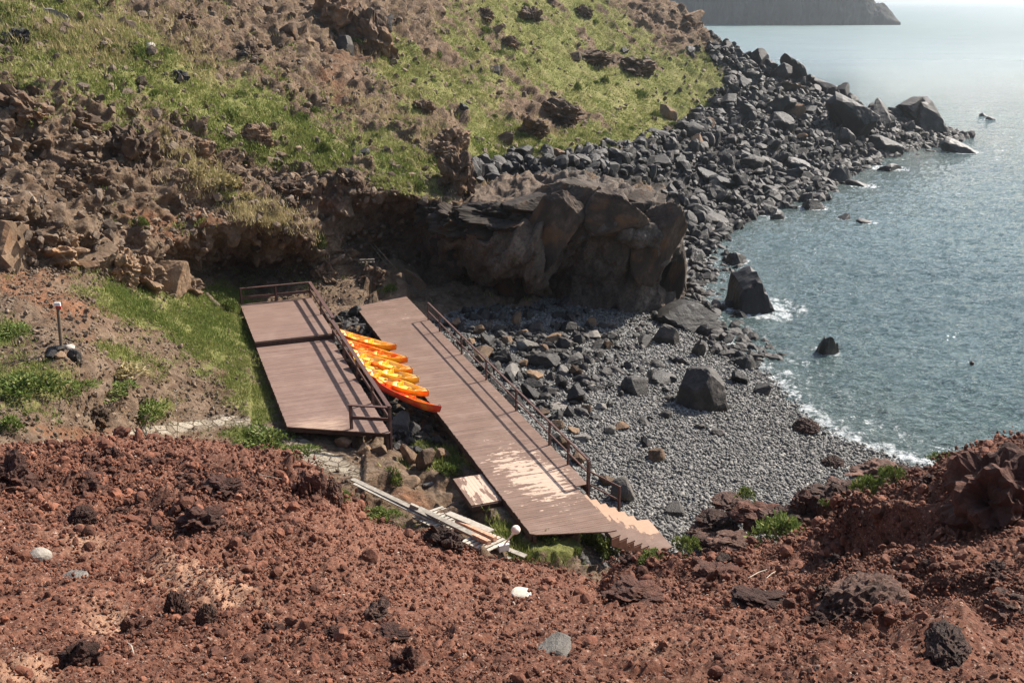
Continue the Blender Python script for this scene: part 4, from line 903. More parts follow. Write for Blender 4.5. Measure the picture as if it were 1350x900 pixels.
# ================================================================== SHRUBS
def shrub_mesh(seed, n, mat, lh=.1):
    r_ = np.random.default_rng(seed); a = r_.uniform(0, 2 * np.pi, n); u = r_.random(n) ** .5
    x, y = u * np.cos(a), u * np.sin(a); lob = .75 + .25 * np.sin(a * 3 + seed) + .15 * np.sin(a * 7 + seed * 2); x, y = x * lob, y * lob
    top = np.sqrt(np.maximum(0, 1 - u * u)) * (.7 + .35 * pnoise(np.stack([x * 3, y * 3, 0 * x + seed], -1).astype(f32), seed % 40))
    z = top * (.35 + .65 * r_.random(n) ** .4)
    P = np.stack([x, y, z], -1); d = P * np.array([.6, .6, .6]) + r_.normal(size=(n, 3)) * .5 + np.array([0, 0, .6]); d /= np.linalg.norm(d, axis=1)[:, None]
    sd_ = np.cross(d, r_.normal(size=(n, 3))); sd_ /= np.linalg.norm(sd_, axis=1)[:, None]
    L = r_.uniform(.6, 1.5, n)[:, None] * lh; Wd = L * .3
    V = np.stack([P - sd_ * Wd, P + sd_ * Wd, P + d * L * 1.6 + sd_ * Wd * .4, P + d * L * 1.6 - sd_ * Wd * .4], 1).reshape(-1, 3)
    me = raw_mesh('shrub', V, (np.arange(n)[:, None] * 4 + np.arange(4)[None]), True, {'rnd': np.repeat(np.clip(r_.normal(.45, .25, n) + .25 * (z - .4), 0, 1), 4)})
    me.materials.append(M[mat]); return me
SHR = [shrub_mesh(i, 900, 'shrub') for i in range(4)] + [shrub_mesh(20 + i, 900, 'shrub_bright') for i in range(4)] + [shrub_mesh(40 + i, 700, 'dry', .16) for i in range(2)]
x_low = lambda x, y: x < 430 and y > 430
def shrub(px, py, w, h, lab, k, kinds=None, z=None, group=None):
    p = surf(px, py, kinds) if z is None else PZ(px, py, z); m = (p - Vector((0, 0, H))).length / FPX
    if x_low(px, py): w, h = w * 1.25, h * .62
    o = put('shrub', SHR[k]); o.scale = (w * m / 2, w * m / 2 * .8, h * m * .95); o.rotation_euler = (0, 0, random.uniform(0, 6.28))
    o.location = p + Vector((0, w * m * .3, -.05 * h * m)); return tag(o, lab, 'shrub', group)
for x, y, w, h, k, lab in [(8, 448, 50, 26, 4, 'green cushion shrub at the left edge below the marker post'), (22, 530, 80, 44, 5, 'largest green cushion shrub on the bank near the left edge'), (88, 524, 56, 24, 0, 'olive shrub right of the largest cushion shrub on the bank'), (4, 572, 40, 34, 6, 'green shrub at the left edge above the red slope'), (150, 500, 64, 20, 8, 'dry olive mat of shrub right of the marker post'), (182, 556, 64, 32, 1, 'olive green shrub beside the brown block by the path'), (140, 525, 60, 22, 4, 'low green shrub above the brown block by the path'), (340, 592, 74, 28, 0, 'long olive shrub along the near edge of the stone path'), (392, 604, 46, 22, 1, 'olive shrub at the right end of the one along the path'), (515, 642, 44, 28, 2, 'brownish olive shrub above the long planks'), (450, 662, 30, 14, 6, 'green tuft by the left end of the planks'), (500, 690, 60, 16, 5, 'bright green tuft under the long planks'), (652, 700, 40, 14, 7, 'green tuft beside the side platform'), (708, 728, 60, 22, 4, 'green shrub right of the ball lamp'), (755, 730, 80, 26, 6, 'green shrub at the near end of the boardwalk'), (725, 716, 50, 16, 5, 'bright green shrub just left of the boardwalk near end'), (785, 722, 46, 16, 7, 'green tuft by the near right corner of the boardwalk'), (800, 735, 50, 16, 5, 'green shrub in front of the stairs'), (862, 744, 50, 14, 7, 'low grey green tuft at the foot of the stairs'), (908, 732, 48, 24, 4, 'green tuft right of the stair foot'), (590, 628, 36, 18, 6, 'bright green shrub beside the boardwalk in the gully'), (640, 690, 26, 10, 5, 'small green tuft left of the ball lamp')]:
    shrub(x, y, w, h, lab, k)
for x, y, w, h, k, lab, z in [(1040, 728, 100, 40, 4, 'widest bright green shrub behind the crest at right', .6), (1005, 738, 50, 20, 6, 'low green shrub left of the widest one behind the crest', .2), (1180, 640, 50, 24, 7, 'green shrub right of the one between the red rocks', 3.0), (1155, 662, 64, 34, 6, 'bright green shrub between the red rocks at right', 2.6), (1250, 616, 40, 18, 5, 'small green shrub beside the big red boulder', 3.4), (1090, 668, 20, 10, 4, 'small green tuft among the dark rocks behind the crest', .8), (985, 660, 36, 16, 7, 'green tuft on the dark mound near the stairs', -.2)]:
    shrub(x, y, w, h, lab, k, z=z)
for x, y, w, h, k, lab in [(180, 78, 36, 24, 0, 'dark green bush in the upper left grass'), (302, 158, 30, 20, 1, 'dark green bush in the middle of the left slope'), (396, 160, 26, 16, 0, 'rounded green bush on the slope above the wide hollow'), (414, 150, 18, 12, 2, 'smaller green bush right of the rounded one'), (426, 204, 24, 22, 3, 'dark green bush beside the brown path streak'), (190, 190, 24, 14, 0, 'olive tuft on the dark pitted crag'), (212, 185, 20, 22, 9, 'pale dry tuft on the dark pitted crag'), (548, 252, 30, 18, 1, 'olive bush hanging over the wide hollow'), (185, 300, 26, 16, 2, 'olive tuft above the tan rock band'), (798, 112, 18, 14, 0, 'dark round bush in the grass under the brown ledge'), (760, 122, 14, 16, 3, 'dark upright bush in the grass left of the round one'), (845, 130, 26, 16, 1, 'grey green bush low on the right hillside'), (700, 205, 30, 12, 5, 'bright green bush above the scree'), (650, 215, 40, 16, 6, 'bright green patch of bush beside the tall rock face'), (420, 330, 26, 30, 4, 'bright green bush on the rock ledge above the far railing'), (285, 250, 70, 24, 8, 'long pale dry grass clump on the ledge over the hollow'), (320, 268, 40, 18, 9, 'pale dry grass clump at the end of the ledge'), (250, 236, 40, 20, 8, 'pale dry grass clump at the start of the ledge'), (470, 60, 16, 10, 0, 'small dark bush under the big conglomerate crag'), (888, 168, 20, 10, 1, 'green bush where the grass meets the boulders'), (640, 45, 24, 12, 1, 'olive bush near the top centre'), (575, 75, 22, 12, 0, 'olive bush on the upper middle slope'), (514, 387, 20, 14, 5, 'bright green tuft at the far end of the gully'), (282, 400, 34, 16, 5, 'bright green tuft by the log at the far corner of the left deck'), (300, 412, 36, 20, 7, 'bright green tuft beside the far left corner of the deck'), (680, 345, 16, 10, 3, 'blue green tuft growing on the face of the cliff')]:
    shrub(x, y, w, h, lab, k, kinds=[1] if 'face of the cliff' in lab else [0])
n_ = 0
for i in pick(300, is0 * A_grass * (A_bank < .5) * (APY > 5)):
    if n_ >= 60: break
    n_ += 1; x, y = APX[i], APY[i]
    w = random.choice([9, 12, 15, 19]); k = random.choice([0, 1, 2, 3, 4, 5])
    zone = 'left' if x < 400 else ('middle' if x < 620 else 'right'); lev = 'upper' if y < 95 else 'lower'
    shrub(x, y, w, w * .5, f'small {"olive" if k < 4 else "bright green"} bush in the grass of the {lev} {zone} hillside', k, [0], group='small bushes on the hillside')
#PART3
# ================================================================== DECKS
def wood_mat(name, paint, paint2, bare, wear_node):
    """painted boards, rubbed through to bare wood where the deck is worn; local x across, y along the deck"""
    t = NT(name); co = t.coord(); st = t.coord('Object', (1.2, 14, 6))
    c = t.ramp(t.noise(st, 1.6, 5, .65), [(.3, paint), (.7, paint2)])
    c = t.mix(1., c, t.ramp(t.attr('rnd'), [(0., .9), (1., 1.1)]), 'MULTIPLY')
    c = t.mix(t.ramp(t.noise(co, .9, 4, .6), [(.45, 0.), (.75, .3)]), c, (.3, .215, .175))
    b = t.ramp(t.noise(st, 2.2, 4, .6), [(.3, tuple(k * .8 for k in bare)), (.7, bare)])
    w = wear_node(t)
    c = t.mix(w, c, b)
    return t.done(c, .75, .3, t.bump(t.noise(st, 5, 5, .7), .35, .012))

def zone(t, cx, cy, rx, ry):
    c = t.n('ShaderNodeTexCoord'); s_ = t.n('ShaderNodeSeparateXYZ'); t.l(c.outputs['Object'], s_.inputs[0])
    a = t.math('MULTIPLY_ADD', s_.outputs[0], 1 / rx, -cx / rx); b = t.math('MULTIPLY_ADD', s_.outputs[1], 1 / ry, -cy / ry)
    q = t.math('ADD', t.math('MULTIPLY', a, a), t.math('MULTIPLY', b, b))
    return t.math('POWER', 2.718, t.math('MULTIPLY', q, -1.))
def wear_walk(t):
    st = t.coord('Object', (.8, 4.2, 1)); sh = t.n('ShaderNodeCombineXYZ'); t.l(t.math('MULTIPLY', t.attr('rnd'), 5.), sh.inputs[0]); t.l(t.math('MULTIPLY', t.attr('rnd'), 9.), sh.inputs[2])
    va = t.n('ShaderNodeVectorMath', operation='ADD'); t.l(t.coord('Object', (1.6, .6, 1)), va.inputs[0]); t.l(sh.outputs[0], va.inputs[1])
    n = t.math('ADD', t.math('MULTIPLY', t.noise(st, 1.3, 6, .68), .6), t.math('MULTIPLY', t.noise(va.outputs[0], 1.4, 5, .7), .4))
    z1 = t.math('MULTIPLY', zone(t, .35, 3.6, 1.2, 2.1), .165); z2 = t.math('MULTIPLY', zone(t, -.3, 5.6, 1.3, 3.0), .10)
    z3 = t.math('MULTIPLY', zone(t, -.3, 24.5, 1.5, 2.2), .06)
    f = t.math('ADD', t.math('ADD', n, t.math('ADD', z1, z2)), z3)
    return t.ramp(f, [(.638, 0.), (.665, .92)])
def wear_left(t):
    n = t.noise(t.coord('Object', (.8, 3, 1)), 1.4, 6, .65)
    return t.math('MULTIPLY', t.ramp(t.math('ADD', n, t.math('MULTIPLY', zone(t, -.7, -8.4, 1.3, .9), .45)), [(.62, 0.), (.95, 1.)]), .75)
def wear_attr(t):
    n = t.noise(t.coord('Object', (2.5, 1.2, 1)), 2.0, 5, .6)
    return t.ramp(t.math('ADD', t.attr('rnd'), t.math('MULTIPLY_ADD', n, .9, -.45)), [(.48, 0.), (.54, 1.)])
PB, PB2, BARE = (.112, .066, .047), (.182, .115, .085), (.49, .36, .27)
M['deck'] = wood_mat('deck_boards', PB, PB2, BARE, wear_walk)
M['deck_left'] = wood_mat('left_deck_boards', (.135, .081, .062), (.195, .126, .099), (.42, .29, .21), wear_left)
M['stair_wood'] = wood_mat('stair_wood', PB, PB2, (.4, .26, .175), wear_attr)
M['side_wood'] = wood_mat('side_wood', PB, PB2, BARE, lambda t: t.ramp(t.math('ADD', t.noise(t.coord('Object', (3.2, .7, 1)), 1.6, 5, .6), t.math('MULTIPLY', zone(t, -2.1, 4.2, .5, 1.), .14)), [(.55, 0.), (.58, 1.)]))
t = NT('rail_paint'); co = t.coord('Object', (6, 6, 6)); c = t.ramp(t.noise(co, 1.5, 5, .7), [(.3, (.05, .024, .019)), (.6, (.095, .048, .038)), (.8, (.16, .09, .07))]); M['rail'] = t.done(c, .7, .35)
t = NT('dark_timber'); c = t.ramp(t.noise(t.coord('Object', (3, 3, 3)), 2, 5, .7), [(.3, (.035, .02, .015)), (.7, (.09, .05, .036))]); M['timber'] = t.done(c, .8, .3)
t = NT('stringer_wood'); c = t.ramp(t.noise(t.coord('Object', (3, 3, 3)), 2, 5, .7), [(.3, (.16, .07, .04)), (.7, (.3, .15, .09))]); M['stringer'] = t.done(c, .8, .3)

AC0, AL0, RZ = 11.85, 25.6, math.atan2(AC[1], AC[0])
walk = empty('boardwalk', DK(AC0, AL0), RZ)
tag(walk, 'long brown boardwalk ramp with worn paint and steps down to the pebble beach', 'boardwalk')
L = lambda ac, al, z=0.: Vector((ac - AC0, al - AL0, z))
def plank4(b, L, la, ra, y0, y1, z, j=0.):
    vs = [L(x + j, y, z + q) for q in (-.02, .02) for x, y in ((la(y0), y0), (ra(y0), y0), (ra(y1), y1), (la(y1), y1))]
    b.add(vs, [(3, 2, 1, 0), (4, 5, 6, 7), (0, 1, 5, 4), (1, 2, 6, 5), (2, 3, 7, 6), (3, 0, 4, 7)], random.random())
b = MB(); al = 25.27; pitch = .125
while al < 53.45:
    a0, a1 = 10.3, 13.45
    if al < 28.4: a1 = 12.98
    if al < 25.94: a0 = 10.3 + (25.94 - al) / .69 * 2.5
    if al > 52.56: a0 = 10.3 + (al - 52.56) / .94 * 3.1
    j = random.uniform(-.012, .012)
    la = lambda y: 10.3 + max(0, (25.94 - y) / .69 * 2.5, (y - 52.56) / .94 * 3.1)
    if a1 - la(al + pitch / 2) > .1: plank4(b, L, la, lambda y: a1, al, al + pitch - .006, -.02 + random.uniform(-.003, .003), j)
    al += pitch
b.build('deck_boards', M['deck'], walk)
b = MB()
for a in (10.42, 11.4, 12.4): b.bar(L(a, 25.9, -.17), L(a, 53, -.17), .1, .24)
b.bar(L(13.38, 28.45, -.16), L(13.38, 53.2, -.16), .06, .24)
b.bar(L(10.33, 26.0, -.15), L(10.33, 52.7, -.15), .05, .22)
b.build('edge_beam', M['timber'], walk)
for a in (10.5, 13.2):
    for q in (30, 34, 38, 42, 46, 50):
        if a > 13 and q < 28: continue
        p = DK(a, q); b = MB(); b.bar(L(a, q, -.05), L(a, q, -2.6), .14, .14); b.build('support_post', M['timber'], walk)
# railing of the boardwalk
tr = MB(); tr.bar(L(13.42, 28.44, .95), L(13.42, 48.8, .95), .075, .055)
rail = tr.build('railing', M['rail'], walk)
mr = MB(); mr.bar(L(13.42, 28.5, .47), L(13.42, 48.8, .47), .05, .05); mr.build('mid_rail', M['rail'], rail)
for q in (48.8, 46.7, 43.0, 39.36, 35.58, 31.99, 30.2, 28.44):
    b = MB(); b.bar(L(13.42, q, .93), L(13.42, q, -.28 if q > 28.5 else -1.3), .075 if q != 28.44 else .1, .075 if q != 28.44 else .1); b.build('post', M['rail'], rail)
e0 = L(13.42, 28.44); wend = PZ(816, 670, -1.05)
inv = (Matrix.Translation(DK(AC0, AL0)) @ Matrix.Rotation(RZ, 4, 'Z')).inverted()
e1 = inv @ wend
b = MB(); b.bar(e0 + Vector((0, 0, .55)), e1 + Vector((0, 0, .85)), .06, .055); b.bar(e0 + Vector((0, 0, .05)), e1 + Vector((0, 0, .32)), .05, .05); b.build('stair_rail', M['rail'], rail)
b = MB(); b.bar(e1 + Vector((0, 0, .88)), e1 + Vector((0, 0, -.7)), .075, .075); b.build('post', M['rail'], rail)
# stairs
T1, T2, B1, B2 = inv @ PZ(758, 645, 0), inv @ PZ(807, 701, 0), inv @ PZ(846, 685, -1.5), inv @ PZ(873, 726, -1.5)
NS = 7; b = MB(); dz = 1.5 / NS
for k in range(NS):
    z = -(k + 1) * dz; f0, n0, f1_, n1_ = (T1.lerp(B1, k / NS), T2.lerp(B2, k / NS), T1.lerp(B1, (k + 1.12) / NS), T2.lerp(B2, (k + 1.12) / NS))
    if k == NS - 1: f1_ = f0 + (f1_ - f0) * 1.5; n1_ = n0 + (n1_ - n0) * 2.2
    seg = 8
    for j in range(seg):
        u0, u1 = j / seg, (j + 1) / seg; qs = []
        vs = [f0.lerp(n0, u0), f0.lerp(n0, u1), f1_.lerp(n1_, u1), f1_.lerp(n1_, u0)]
        top = [Vector((v.x, v.y, z)) for v in vs]; bot = [Vector((v.x, v.y, z - .05)) for v in vs]
        base = len(b.v); b.v += [tuple(v) for v in top + bot]
        wv = lambda u: .95 - .95 * u - .06 * (k < 1)
        b.r += [wv(u0), wv(u1), wv(u1), wv(u0)] * 2
        fs = [(0, 1, 2, 3), (7, 6, 5, 4), (2, 6, 7, 3), (0, 4, 5, 1)]
        if j == 0: fs.append((0, 3, 7, 4))
        if j == seg - 1: fs.append((1, 5, 6, 2))
        b.f += [tuple(i + base for i in q) for q in fs]
stairs = b.build('stairs', M['stair_wood'], walk)
for (Ta, Ba, off) in ((T2, B2, .02), (T1, B1, -.02)):
    b = MB(); d = (T1 - T2); d.z = 0; d.normalize(); pts = []
    for k in range(NS):
        p = Ta.lerp(Ba, k / NS); p2 = Ta.lerp(Ba, (k + 1) / NS); z = -(k + 1) * dz - .053
        pts += [(p, z), (p2, z)]
    lo = [(Ta.lerp(Ba, 1.), -1.5 - .35), (Ta.lerp(Ba, .0), -.5)]
    prof = [Vector((p.x, p.y, z)) for p, z in pts] + [Vector((p.x, p.y, z)) for p, z in lo]
    n_ = len(prof); a_ = [p + d * (.03 + off) for p in prof]; c_ = [p + d * (-.03 + off) for p in prof]
    fs = [tuple(range(n_)), tuple(range(2 * n_ - 1, n_ - 1, -1))] + [(i, i + n_, (i + 1) % n_ + n_, (i + 1) % n_) for i in range(n_)]
    b.add(a_ + c_, fs); b.build('stringer', M['stringer'], stairs)
# small platform at the side of the boardwalk
b = MB(); a = 9.2
while a < 10.2:
    b.box(L(a + .068, 29.73, -.14), (.131, 2.12, .04)); a += .137
sp = b.build('side_platform', M['side_wood'], walk); sp['label'] = 'small side platform with patchy worn paint'
b = MB(); b.bar(L(9.2, 28.64, -.24), L(10.27, 28.64, -.24), .05, .16); b.bar(L(9.22, 28.7, -.24), L(9.22, 30.8, -.24), .05, .16); b.build('edge_beam', M['timber'], sp)

# left deck
AC0, AL0 = 6.1, 45.0
ld = empty('raised_deck', DK(AC0, AL0), RZ)
tag(ld, 'wide two level brown wooden deck with a railing beside the row of kayaks', 'deck')
b = MB(); al = 35.0
while al < 47.1:
    a0, a1 = 4.28, 7.95
    if al < 37.0: a0 = 4.28 + (37.0 - al) / 1.95 * 3.4
    ll = lambda y: 4.28 + max(0, (37.0 - y) / 1.95 * 3.4)
    if 7.95 - ll(al + .06) > .15: plank4(b, L, ll, lambda y: 7.95, al, min(al + .119, 47.14), .08 + random.uniform(-.003, .003), random.uniform(-.012, .012))
    al += .125
b.build('lower_boards', M['deck_left'], ld)
b = MB(); al = 47.2
while al < 53.9:
    b.box(L(6.17 + random.uniform(-.012, .012), al + .06, .35), (3.86, .119, .04)); al += .125
b.build('upper_boards', M['deck_left'], ld)
b = MB(); b.bar(L(4.25, 47.17, .2), L(8.1, 47.17, .2), .05, .25); b.build('step_riser', M['timber'], ld)
b = MB(); b.bar(L(4.3, 37.0, -.04), L(4.3, 47.1, -.04), .06, .2); b.bar(L(7.93, 35.15, -.05), L(7.93, 47.1, -.05), .06, .22); b.bar(L(4.3, 37.06, -.04), L(7.9, 35.12, -.04), .06, .19)
b.bar(L(4.28, 47.2, .22), L(4.28, 53.9, .22), .06, .22); b.bar(L(8.07, 47.2, .22), L(8.07, 53.9, .22), .06, .22); b.build('edge_beam', M['timber'], ld)
for a, q in ((4.45, 37.2), (4.45, 42), (4.45, 46.8), (7.85, 35.25), (6.65, 35.9), (7.85, 40), (7.85, 44), (4.45, 53.6), (7.95, 53.6), (7.95, 49)):
    b = MB(); b.bar(L(a, q, 0), L(a, q, -1.7), .16, .16); b.build('support_post', M['timber'], ld)
b = MB(); b.bar(L(8.0, 35.1, 1.1), L(8.0, 47.1, 1.1), .17, .05); b.bar(L(8.08, 47.1, 1.19), L(8.08, 54.0, 1.25), .17, .05); b.bar(L(8.12, 53.95, 1.25), L(4.3, 53.95, 1.25), .14, .05)
b.bar(L(8.05, 35.12, 1.1), L(6.55, 35.95, 1.1), .14, .05)
rl = b.build('railing', M['rail'], ld)
b = MB(); b.bar(L(8.0, 35.1, .6), L(8.0, 47.1, .6), .05, .13); b.bar(L(8.08, 47.1, .72), L(8.08, 54.0, .78), .05, .13); b.bar(L(8.05, 53.95, .72), L(4.35, 53.95, .72), .05, .14)
b.bar(L(8.0, 35.15, .58), L(6.6, 35.92, .58), .05, .13); b.build('mid_rail', M['rail'], rl)
for a, q, z0, z1 in ((8.0, 35.15, 1.08, -1.3), (6.62, 35.9, 1.08, -1.2), (8.0, 38.2, 1.08, 0), (8.0, 41.2, 1.08, 0), (8.0, 44.2, 1.08, 0), (8.05, 47.15, 1.15, 0), (8.08, 50.6, 1.2, .2), (8.08, 53.95, 1.23, -.2), (6.2, 53.95, 1.23, .1), (4.33, 53.95, 1.23, -.2)):
    b = MB(); b.bar(L(a, q, z0), L(a, q, z1), .1, .1); b.build('post', M['rail'], rl)

# ================================================================== KAYAKS
def plastic(name, stops, sc=1.1):
    t = NT(name); n_ = t.noise(t.coord('Object', (1, 1.8, 1.8)), sc, 3, .55, dist=.7)
    c = t.ramp(n_, stops); return t.done(c, .46, .4, t.bump(t.noise(t.coord(), 60, 2), .05, .004))
OR, RD, YE, PY_ = (.86, .22, .015), (.78, .07, .012), (.88, .47, .03), (.9, .62, .2)
M['k_or'] = plastic('kayak_orange', [(.35, RD), (.5, OR), (.62, YE)])
M['k_orye'] = plastic('kayak_orange_yellow', [(.38, RD), (.5, OR), (.66, YE)])
M['k_ye'] = plastic('kayak_yellow', [(.32, OR), (.45, YE), (.62, (.85, .52, .05))])
M['k_rd'] = plastic('kayak_red', [(.4, (.68, .035, .015)), (.55, RD), (.68, OR)])
M['k_in'] = plastic('kayak_cockpit', [(.34, OR), (.43, YE), (.54, (.9, .6, .22)), (.7, (.9, .68, .38))])  # orange-yellow swirl; cream tones put the sun's overexposure into the cockpit colour
M['k_in2'] = plastic('kayak_cockpit_orange', [(.38, RD), (.48, OR), (.58, YE), (.7, (.9, .65, .34))])  # more orange swirl, its palest tone also painted in for sunlight
t = NT('black_rubber'); M['rubber'] = t.done((.02, .02, .02), .6, .3)
def kayak_loft(part):
    n = 57; V = []; K = None
    for i in range(n):
        q = -1 + 2 * i / (n - 1); a = abs(q); w = .40 * max(1 - a ** 2.5, 0) ** .72 + .012; zb = .2 * a ** 5; zs = .27 + .17 * a ** 3
        if part == 'hull': pr = [(0, zb), (.35 * w, zb + .008), (.62 * w, zb + .03), (.86 * w, zb + .1 * (1 - a * .3)), (.97 * w, zb * .5 + zs * .5), (w, zs - .05), (1.03 * w, zs - .012), (1.0 * w, zs + .012), (.9 * w, zs + .014)]
        else:
            well = sstep(.84, .7, a) * (1 - .75 * math.exp(-(q / .1) ** 2)) * (1 - .6 * math.exp(-((a - .62) / .05) ** 2)); dd = .15 * well
            crown = .05 * (1 - well) * (1 - a)
            pr = [(.9 * w, zs + .014), (.84 * w, zs - .01 - .1 * dd / .15), (.74 * w, zs - .02 - dd), (.5 * w, zs - .02 - dd * 1.05 + crown), (.25 * w, zs - .015 - dd + crown), (0, zs - .012 - dd * .95 + crown)]
        full = [(-x, z) for x, z in (pr if part == 'hull' else pr[::-1])][::-1] + [(x, z) for x, z in (pr if part == 'hull' else pr[::-1])][1:] if part == 'hull' else [(-x, z) for x, z in pr] + [(x, z) for x, z in pr[::-1]][1:]
        K = len(full); V += [(q * 2.1, x, z) for x, z in full]
    V = np.array(V, float).reshape(n, K, 3)
    return raw_mesh('kayak_' + part, V, grid_faces(n, K, flip=(part == 'hull')), True)
KH, KD = kayak_loft('hull'), kayak_loft('cockpit')
def seat_mesh():
    b = MB(); b.box((0, 0, .03), (.36, .42, .05), rnd=0); b.box((-.2, 0, .14), (.05, .4, .22), tilt=0, rnd=0); b.box((.24, .15, .05), (.16, .06, .08), rnd=0); b.box((.24, -.15, .05), (.16, .06, .08), rnd=0)
    me = b.mesh('kayak_seat'); bm = bmesh.new(); bm.from_mesh(me); bmesh.ops.bevel(bm, geom=bm.edges[:], offset=.018, segments=2, affect='EDGES'); bm.to_mesh(me); bm.free(); return me
KS = seat_mesh()
def disc(): b = MB(); b.tube([(0, 0, 0), (0, 0, .02)], [.11, .1], 18); return b.mesh('kayak_hatch')
KHa = disc()
def hnd(): b = MB(); b.tube([(-.06, 0, 0), (-.04, 0, .045), (.04, 0, .045), (.06, 0, 0)], .012, 6); return b.mesh('kayak_handle', True)
KHn = hnd()
def ribs(sx):
    b = MB(); b.box((0, sx * .30, .285), (.38, .11, .02), rnd=0)
    for i in range(4): b.box((-.12 + .08 * i, sx * .29, .297), (.035, .1, .035), rnd=0)
    return b.mesh('kayak_ribs')
KR = [ribs(-1), ribs(1)]
def mesh_as(me, mat):
    m2 = me.copy(); m2.materials.clear(); m2.materials.append(mat); return m2
KL = [('orange and yellow kayak at the far end of the kayak row', 'k_orye', 'k_in', (447, 445), (522, 466), 4.0, 8), ('orange kayak with an orange bow deck, second from the far end', 'k_or', 'k_in2', (451, 457), (537, 483), 4.2, 4), ('orange kayak with a pale cockpit, third from the far end of the row', 'k_orye', 'k_in', (457, 469), (544, 498), 4.2, 3), ('yellow kayak in the middle of the row of orange ones', 'k_ye', 'k_in', (463, 480), (552, 510), 4.2, 3), ('yellow and orange kayak next to the red one', 'k_orye', 'k_in', (469, 491), (565, 528), 4.3, 4), ('red and orange kayak rolled on its side at the near end of the row', 'k_rd', 'k_in2', (476, 503), (578, 549), 4.4, 24)]
for lab, hm, im, pa, pb_, ln, roll in KL:
    a = PZ(*pa, .16); c = PZ(*pb_, .12); d = (c - a); d.normalize(); ctr = c - d * ln / 2
    o = empty('kayak', ctr); q = d.to_track_quat('X', 'Z'); o.rotation_mode = 'QUATERNION'
    from mathutils import Quaternion
    o.rotation_quaternion = q @ Quaternion((1, 0, 0), R(-roll)); o.scale = (ln / 4.2, 1, 1)
    tag(o, lab, 'kayak', 'kayaks lying in a row between the decks')
    h_ = put('hull', mesh_as(KH, M[hm]), None, o); dk = put('cockpit', mesh_as(KD, M[im]), None, o)
    for kr in KR: put('rim_ribs', mesh_as(kr, M[hm]), None, o)
    for x in (-.95, .55): put('seat', mesh_as(KS, M[im]), None, o, (x, 0, .12))
    for x in (-1.62, 1.5): put('hatch', mesh_as(KHa, M[hm if x < 0 else 'k_or']), None, o, (x, 0, .3))
    for x in (-1.98, 1.98): put('handle', mesh_as(KHn, M['rubber']), None, o, (x, 0, .425))

# ================================================================== TIMBER PILE, POSTS, STICKS
t = NT('weathered_wood'); st = t.coord('Object', (2, 2, 2)); c = t.ramp(t.noise(st, 3, 5, .7), [(.3, (.15, .13, .105)), (.55, (.27, .24, .2)), (.75, (.38, .345, .295))]); c = t.mix(1., c, t.ramp(t.attr('rnd'), [(0., .75), (1., 1.2)]), 'MULTIPLY'); M['grey_wood'] = t.done(c, .85, .2)
t = NT('driftwood'); c = t.ramp(t.noise(t.coord('Object', (3, 3, 3)), 3, 5, .7), [(.3, (.09, .065, .043)), (.7, (.21, .16, .11))]); M['drift'] = t.done(c, .9, .2)
t = NT('pallet_wood'); c = t.ramp(t.noise(t.coord('Object', (2, 2, 2)), 3, 5, .7), [(.3, (.3, .26, .205)), (.7, (.5, .445, .37))]); c = t.mix(1., c, t.ramp(t.attr('rnd'), [(0., .8), (1., 1.15)]), 'MULTIPLY'); M['pallet_wood'] = t.done(c, .85, .2)
t = NT('reddish_wood'); c = t.ramp(t.noise(t.coord('Object', (2, 2, 2)), 3, 5, .7), [(.3, (.3, .12, .06)), (.55, (.5, .3, .2)), (.8, (.6, .45, .34))]); M['red_wood'] = t.done(c, .8, .25)
t = NT('white_paint'); c = t.ramp(t.noise(t.coord(), 12, 4), [(.3, (.68, .64, .58)), (.6, (.82, .8, .76))]); M['white'] = t.done(c, .6, .3)
t = NT('red_paint'); M['redp'] = t.done((.62, .055, .03), .55, .3)
t = NT('globe'); c = t.ramp(t.noise(t.coord(), 5, 3), [(.4, (.78, .5, .36)), (.55, (.85, .78, .68))]); M['globe'] = t.done(c, .4, .4)
def zg(px, py, up=.1):
    p = surf(px, py, [0]); return PZ(px, py, max(p.z, -1.0) + up)
def board(name, pa, pb, w, h, mat, lab, cat, za=.1, zb=.1, group=None):
    a, c = zg(*pa, za), zg(*pb, zb); o = empty(name, a); m = MB(); m.bar(Vector(), c - a, w, h)
    me = m.mesh(name); bpy.data.objects.remove(o); o = put(name, me, M[mat], None, a); return tag(o, lab, cat, group)
GP = 'old timber dumped on the bank'
board('plank', (464, 631), (596, 694), .2, .04, 'grey_wood', 'long grey plank on top of the timber pile, upper of two side by side', 'plank', .3, .3, GP)
board('plank', (467, 637), (594, 698), .16, .04, 'grey_wood', 'long grey plank lying along the lower side of the upper one', 'plank', .26, .24, GP)
board('plank', (551, 669), (640, 712), .22, .05, 'grey_wood', 'grey plank in the middle of the timber pile under the reddish beams', 'plank', .28, .2, GP)
board('plank', (628, 708), (693, 733), .2, .04, 'grey_wood', 'grey plank reaching farthest right past the ball lamp', 'plank', .2, .16, GP)
board('plank', (620, 714), (672, 737), .2, .05, 'grey_wood', 'grey plank at the lower right of the timber pile', 'plank', .16, .14, GP)
board('plank', (590, 676), (648, 700), .26, .05, 'pallet_wood', 'pale plank beside the pallet on its upper side', 'plank', .3, .25, GP)
board('beam', (602, 687), (653, 710), .14, .13, 'red_wood', 'upper of two short reddish beams on the timber pile', 'beam', .38, .36, GP)
board('beam', (597, 693), (645, 715), .14, .13, 'red_wood', 'lower of two short reddish beams on the timber pile', 'beam', .36, .34, GP)
board('beam', (541, 665), (552, 670), .12, .12, 'grey_wood', 'short square block lying on the long planks', 'block', .42, .42, GP)
